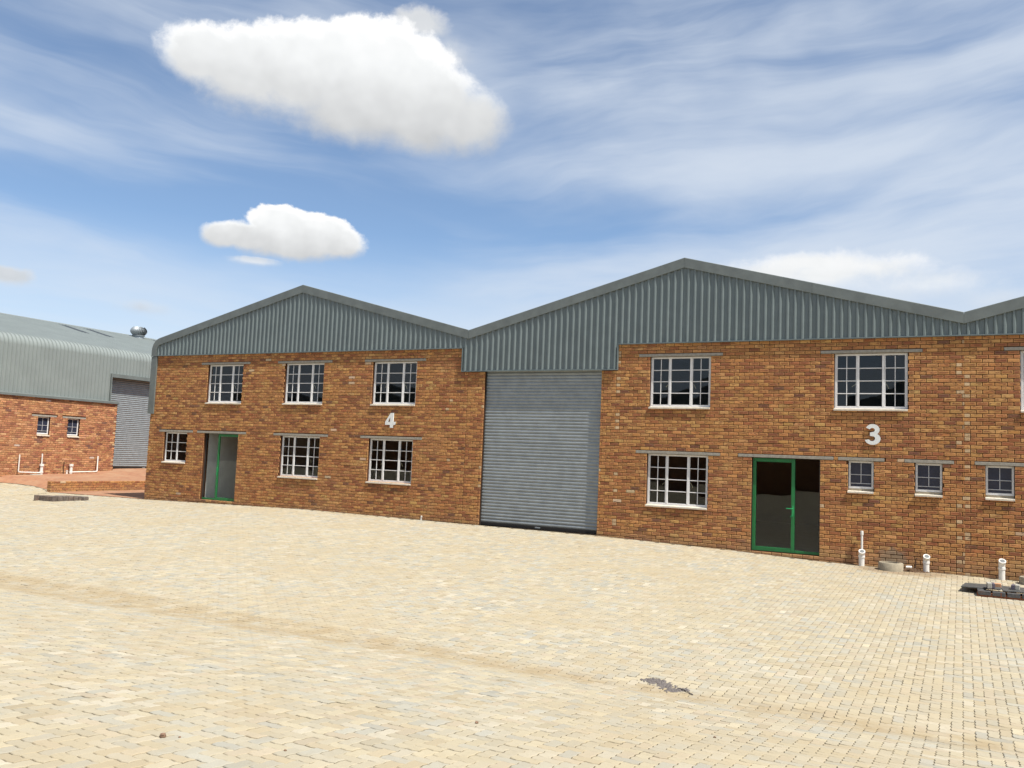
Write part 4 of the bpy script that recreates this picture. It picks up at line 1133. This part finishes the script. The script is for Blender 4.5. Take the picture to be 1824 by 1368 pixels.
# ------------------------------------------------------------------ things along the right wall
GP = 'white standpipes along the right wall'
def standpipe(x, y, z0, z1, label, extra=None):
    r = empty('standpipe', (x, y, z0)); tag(r, label, 'pipe', GP)
    off = (-x, -y, -z0)
    zc = z0+(z1-z0)*.52
    mb = MB()
    ax = Vector((0.12, -.62, .78)).normalized()
    top = Vector((x+.004, y-.018, z1-.062))
    R_ = .060
    rings = [((x, y, z0-.15), (0, 0, 1), R_), ((x, y, zc), (0, 0, 1), R_), ((x, y, zc+.004), (0, 0, 1), R_+.010), ((x, y, zc+.045), (0, 0, 1), R_+.010), ((x, y, zc+.052), (0, 0, 1), R_+.002),
             ((x, y, z1-.13), (0, 0, 1), R_+.003), (top, (0.07, -.36, .93), R_+.006), (top+ax*.05, ax, R_+.010), (top+ax*.054, ax, R_+.004), (top+ax*.05, ax, R_-.012)]
    mb.tube(rings, 20, cap=False); mb.build('pipe_body', M_PVC, r, off, smooth=True)
    MB().tube([(top+ax*.05, ax, R_-.012), (top+ax*.0, ax, R_-.016), (top-ax*.05, ax, R_-.03)], 20).build('pipe_mouth', M_PVCIN, r, off, smooth=True)
    MB().tube([(top+ax*.012, ax, R_-.0165), (top+ax*.020, ax, R_-.019), (top+ax*.020, ax, .024), (top+ax*.01, ax, .022)], 20).build('seal_ring', M_PVC, r, off, smooth=True)
    if extra:
        e = MB().tube([((x-.002, y+.055, z0), (0, 0, 1), .024), ((x-.002, y+.055, extra-.09), (0, 0, 1), .024), ((x-.002, y+.055, extra-.088), (0, 0, 1), .034), ((x-.002, y+.055, extra-.02), (0, 0, 1), .034), ((x-.002, y+.055, extra-.018), (0, 0, 1), .030), ((x-.002, y+.055, extra), (0, 0, 1), .030)], 14)
        e.build('vent_pipe', M_PVC, r, off, smooth=True)
    return r
standpipe(-1.975, -.13, -.135, .215, 'white standpipe with thin upright vent pipe, nearest the green door', .63)
standpipe(-.688, -.13, -.165, .215, 'white standpipe between the cement ring and the vertical wall joint')
standpipe(.72, -.13, -.185, .245, 'white standpipe against the wall behind the dark slabs')
def ring(x, y, z, label, ro=.25, h=.16):
    mb = MB(); n_ = 28
    mb.tube([((x, y, z-.1), (0, 0, 1), ro), ((x, y, z+h-.02), (0, 0, 1), ro), ((x, y, z+h-.004), (0, 0, 1), ro-.012), ((x, y, z+h), (0, 0, 1), ro-.03), ((x, y, z+h), (0, 0, 1), ro-.055), ((x, y, z-.06), (0, 0, 1), ro-.06)], n_)
    return tag(mb.build('drain_ring', M_CEMENT, smooth=True), label, 'drain ring', 'cement drain rings by the right wall')
ring(-1.37, -.33, -.14, 'round cement drain ring between two white standpipes')
ring(1.26, -.42, -.19, 'round cement drain ring cut off by the right picture edge')
tag(MB().path([(-1.07, -.38, -.05), (-1.02, -.36, -.045), (-.965, -.34, -.05)], .026, 10).build('pipe_stub', M_PVC, smooth=True), 'small white pipe stub lying beside the cement drain ring', 'pipe')
tag(MB().path([(-.90, -.02, -.25), (-.90, -.025, .10), (-.875, -.04, .125), (-.86, -.045, .10)], .010, 8, .02).build('tap', M_IRON, smooth=True), 'thin rusty rod standing against the wall beside the drain ring', 'tap')
tag(MB().path([(-13.597, -.05, -.15), (-13.592, -.055, .11), (-13.565, -.07, .185)], .024, 10, .05).build('pipe_stub', M_PVC, smooth=True), 'short bent white pipe stub at the wall foot left of the roller door', 'pipe')

so_ = MB(); rgs = np.random.default_rng(8)
for _ in range(160):
    qx, qy = -.98+rgs.normal(0, .13), -.20+rgs.normal(0, .07); r_ = abs(rgs.normal(.016, .012))+.006
    zz = float(g(qx, qy))+.05*math.exp(-((qx+.98)/.13)**2-((qy+.16)/.10)**2)
    V = [(qx+r_*1.5*math.cos(t), qy+r_*1.5*math.sin(t), zz-.012) for t in np.linspace(0, 5.2, 6)]+[(qx+rgs.normal(0, .004), qy, zz+r_)]
    so_.add(V, [(i, (i+1) % 6, 6) for i in range(6)])
o = so_.build('soil_heap', M_SOIL); o['kind'] = 'stuff'; o['label'] = 'small heap of dark soil at the wall beside the drain ring'
# open manhole at right: bed of dark bricks, cover slabs, loose blocks
gz = lambda x, y: float(g(x, y))
mx, my = to_ground(1741, 1062, -.2); mz = gz(mx, my)
DX, DY = mx-.205, my+3.90
mh = empty('manhole', (.22+DX, -3.9+DY, mz)); tag(mh, 'unfinished manhole curb of charcoal bricks in red mortar under dark slabs', 'manhole')
offm = (-.22, -3.9+7.8, -mz); offm = (-.22, 3.9, -mz)
MB().box(.20, 1.75, -3.885, -3.70, mz-.05, mz+.055).box(.20, .36, -3.70, -2.9, mz-.05, mz+.055).build('mortar_bed', M_REDMORT, mh, offm)
xx = .215
while xx < 1.7:
    o = MB().bbox(xx, xx+.205, -3.90+random.gauss(0, .004), -3.79, mz+.03, mz+.105, .006).build('brick', M_DARKBRICK, mh, offm)
    xx += .232
yy = -3.76
while yy < -3.0:
    MB().bbox(.205, .315, yy, yy+.2, mz+.035, mz+.112, .006).build('brick', M_DARKBRICK, mh, offm); yy += .225
for x in (.34, .575, .80): MB().box(x, x+.016, -3.899, -3.80, mz+.03, mz+.098).build('mortar_joint', M_REDMORT, mh, offm)
def slab(x0, x1, y0, y1, z, t, tilt, rz, label):
    mb = MB().bbox(-(x1-x0)/2, (x1-x0)/2, -(y1-y0)/2, (y1-y0)/2, 0, t, .006)
    o = mb.build('cover_slab', M_SLAB); o.location = ((x0+x1)/2+DX, (y0+y1)/2+DY, z); o.rotation_euler = (tilt[0], tilt[1], rz)
    return tag(o, label, 'slab', 'dark cover slabs on the right manhole')
slab(-.03, .62, -3.62, -2.95, mz+.108, .024, (.0, -.03, 0)[:2], R(-6), 'dark slab at left with its corner jutting past the curb')
slab(.60, 1.7, -3.75, -3.0, mz+.112, .024, (0, .0), R(2), 'wide dark slab under the two loose paver blocks')
def block(x, y, z, w_, d_, h_, m, rz, label, name='loose_paver'):
    o = MB().bbox(-w_/2, w_/2, -d_/2, d_/2, 0, h_, .006).build(name, m); o.location = (x+DX, y+DY, z); o.rotation_euler = (0, 0, rz)
    return tag(o, label, 'paver', 'loose blocks on the right manhole')
zt = mz+.137
block(.40, -3.62, zt, .075, .2, .10, M_GREYBLK, R(4), 'pale grey block at left front of the dark slabs')
block(.465, -3.60, zt, .05, .19, .095, M_PURPLE, R(4), 'dark block pressed against the pale grey block')
block(.505, -3.31, zt-.004, .20, .1, .07, M_PINK, R(-4), 'pale orange brick at back of the dark slabs')
block(.79, -3.47, zt, .055, .19, .085, M_PURPLE, R(-5), 'dark purple block standing on the right slab')
block(.86, -3.46, zt, .07, .19, .09, M_GREYBLK, R(-5), 'pale grey block beside the dark purple block')

# manhole frame at left: dark bricks round an opening
lz = float(g(*to_ground(93, 893.5, 0)))
ca_, cb_, cd_ = to_ground(60, 891, lz), to_ground(93, 893.5, lz), to_ground(158, 891, lz)
lm = empty('manhole', (ca_[0], ca_[1], lz)); tag(lm, 'dark brick manhole curb lying on the pale paving at far left', 'manhole')
def brick_row(p, q, inw, nb, h_):
    P, Q = Vector(p), Vector(q); d = Q-P; Ld = d.length; u = d/Ld; nrm = Vector((-u.y, u.x))*inw
    for i in range(nb):
        a = P+u*(Ld*i/nb+.002); b = P+u*(Ld*(i+1)/nb-.002); w_ = (b-a).length
        o = MB().bbox(0, w_, 0, .19, -.03, h_+random.gauss(0, .006), .010).build('brick', M_BROWNBRICK, lm)
        mid = a+(nrm*.19 if inw < 0 else Vector((0, 0)))
        o.location = (mid.x-ca_[0], mid.y-ca_[1], 0); o.rotation_euler = (0, 0, math.atan2(u.y, u.x)+random.gauss(0, .01))
A_, B_, D_ = Vector(ca_), Vector(cb_), Vector(cd_)
E_ = A_+(D_-B_)
HB = .165
brick_row(A_, B_, 1, 5, HB); brick_row(B_, D_, 1, 7, HB); brick_row(D_, E_, 1, 5, HB); brick_row(E_, A_, 1, 7, HB)
Ci = (A_+D_)/2
MB().add([(p.x-ca_[0], p.y-ca_[1], .02) for p in (A_*.85+Ci*.15, B_*.85+Ci*.15, D_*.85+Ci*.15, E_*.85+Ci*.15)], [(0, 1, 2, 3)]).build('pit_floor', M_SLAB, lm)

# ------------------------------------------------------------------ spill, stick, pebbles
rg3 = np.random.default_rng(3)
sp = MB()
pts = [(1152, 1211, .9), (1165, 1214, 2), (1178, 1217, 2.2), (1188, 1222, 2.0), (1197, 1229, 1.6), (1207, 1230, 1.2), (1214, 1229, .7)]
for (px, py, wgt) in pts:
    for _ in range(int(60*wgt)):
        qx, qy = px+rg3.normal(0, 5.5), py+rg3.normal(0, 1.15*wgt)
        gx, gy = to_ground(qx, qy, -.01); r_ = abs(rg3.normal(.007, .005))+.003; gz_ = gz(gx, gy)+.001
        V = []
        for i in range(5):
            t = 2*math.pi*i/5+rg3.random(); V.append((gx+r_*math.cos(t)*1.3, gy+r_*math.sin(t)*1.3, gz_))
        V.append((gx, gy, gz_+r_*.8))
        sp.add(V, [(i, (i+1) % 5, 5) for i in range(5)])
o = sp.build('tar_crumbs', M_TAR); o['kind'] = 'stuff'; o['label'] = 'patch of dark tar crumbs spilt on the pale paving'
a_, b_ = to_ground(1207, 1227, 0), to_ground(1234, 1238.5, 0)
tag(MB().path([(*a_, gz(*a_)+.010), ((a_[0]+b_[0])/2, (a_[1]+b_[1])/2+.01, gz(*a_)+.014), (*b_, gz(*b_)+.006)], .006, 6, .02).build('stick', M_TAR), 'thin dark stick lying at the end of the tar crumbs', 'stick')
for (px, py, r_, lab) in ((290, 1313, .022, 'largest brown pebble on the paving at bottom left'), (320, 1314, .008, 'tiny pebble right of the largest brown pebble'), (849, 1288.5, .014, 'grey pebble on the paving below the tar crumbs at left'), (1273, 1314, .011, 'dark pebble on the paving below and right of the tar crumbs'), (508, 1338, .010, 'small dark pebble at the bottom of the yard near the middle')):
    gx, gy = to_ground(px, py, 0)
    bm = bmesh.new(); bmesh.ops.create_icosphere(bm, subdivisions=2, radius=r_)
    for v_ in bm.verts: v_.co *= 1+random.gauss(0, .14)
    for v_ in bm.verts: v_.co.z *= .65
    me = bpy.data.meshes.new('pebble'); bm.to_mesh(me); bm.free(); me.materials.append(M_STONE)
    o = link('pebble', me); o.location = (gx, gy, gz(gx, gy)+r_*.5); tag(o, lab, 'pebble', 'pebbles on the paving')

# ------------------------------------------------------------------ the warehouse across the yard, mirrored in the glass
ob = empty('opposite_warehouse', (-10, -33, 0)); tag(ob, 'brick warehouse across the yard, seen only as a dark reflection in the window glass', 'warehouse')
MB().box(-72, 28, -.2, 0, -.5, 4.95).build('wall', M_BRICKSHEET, ob)
gb = MB()
for i in range(-6, 2):
    x = i*12.34+2
    gb.prism([(x, 4.952), (x+12.34, 4.952), (x+12.34, 5.45), (x+6.17, 7.08), (x, 5.45)], 1, -.22, .03)
gb.build('gable_cladding', M_CLAD, ob)
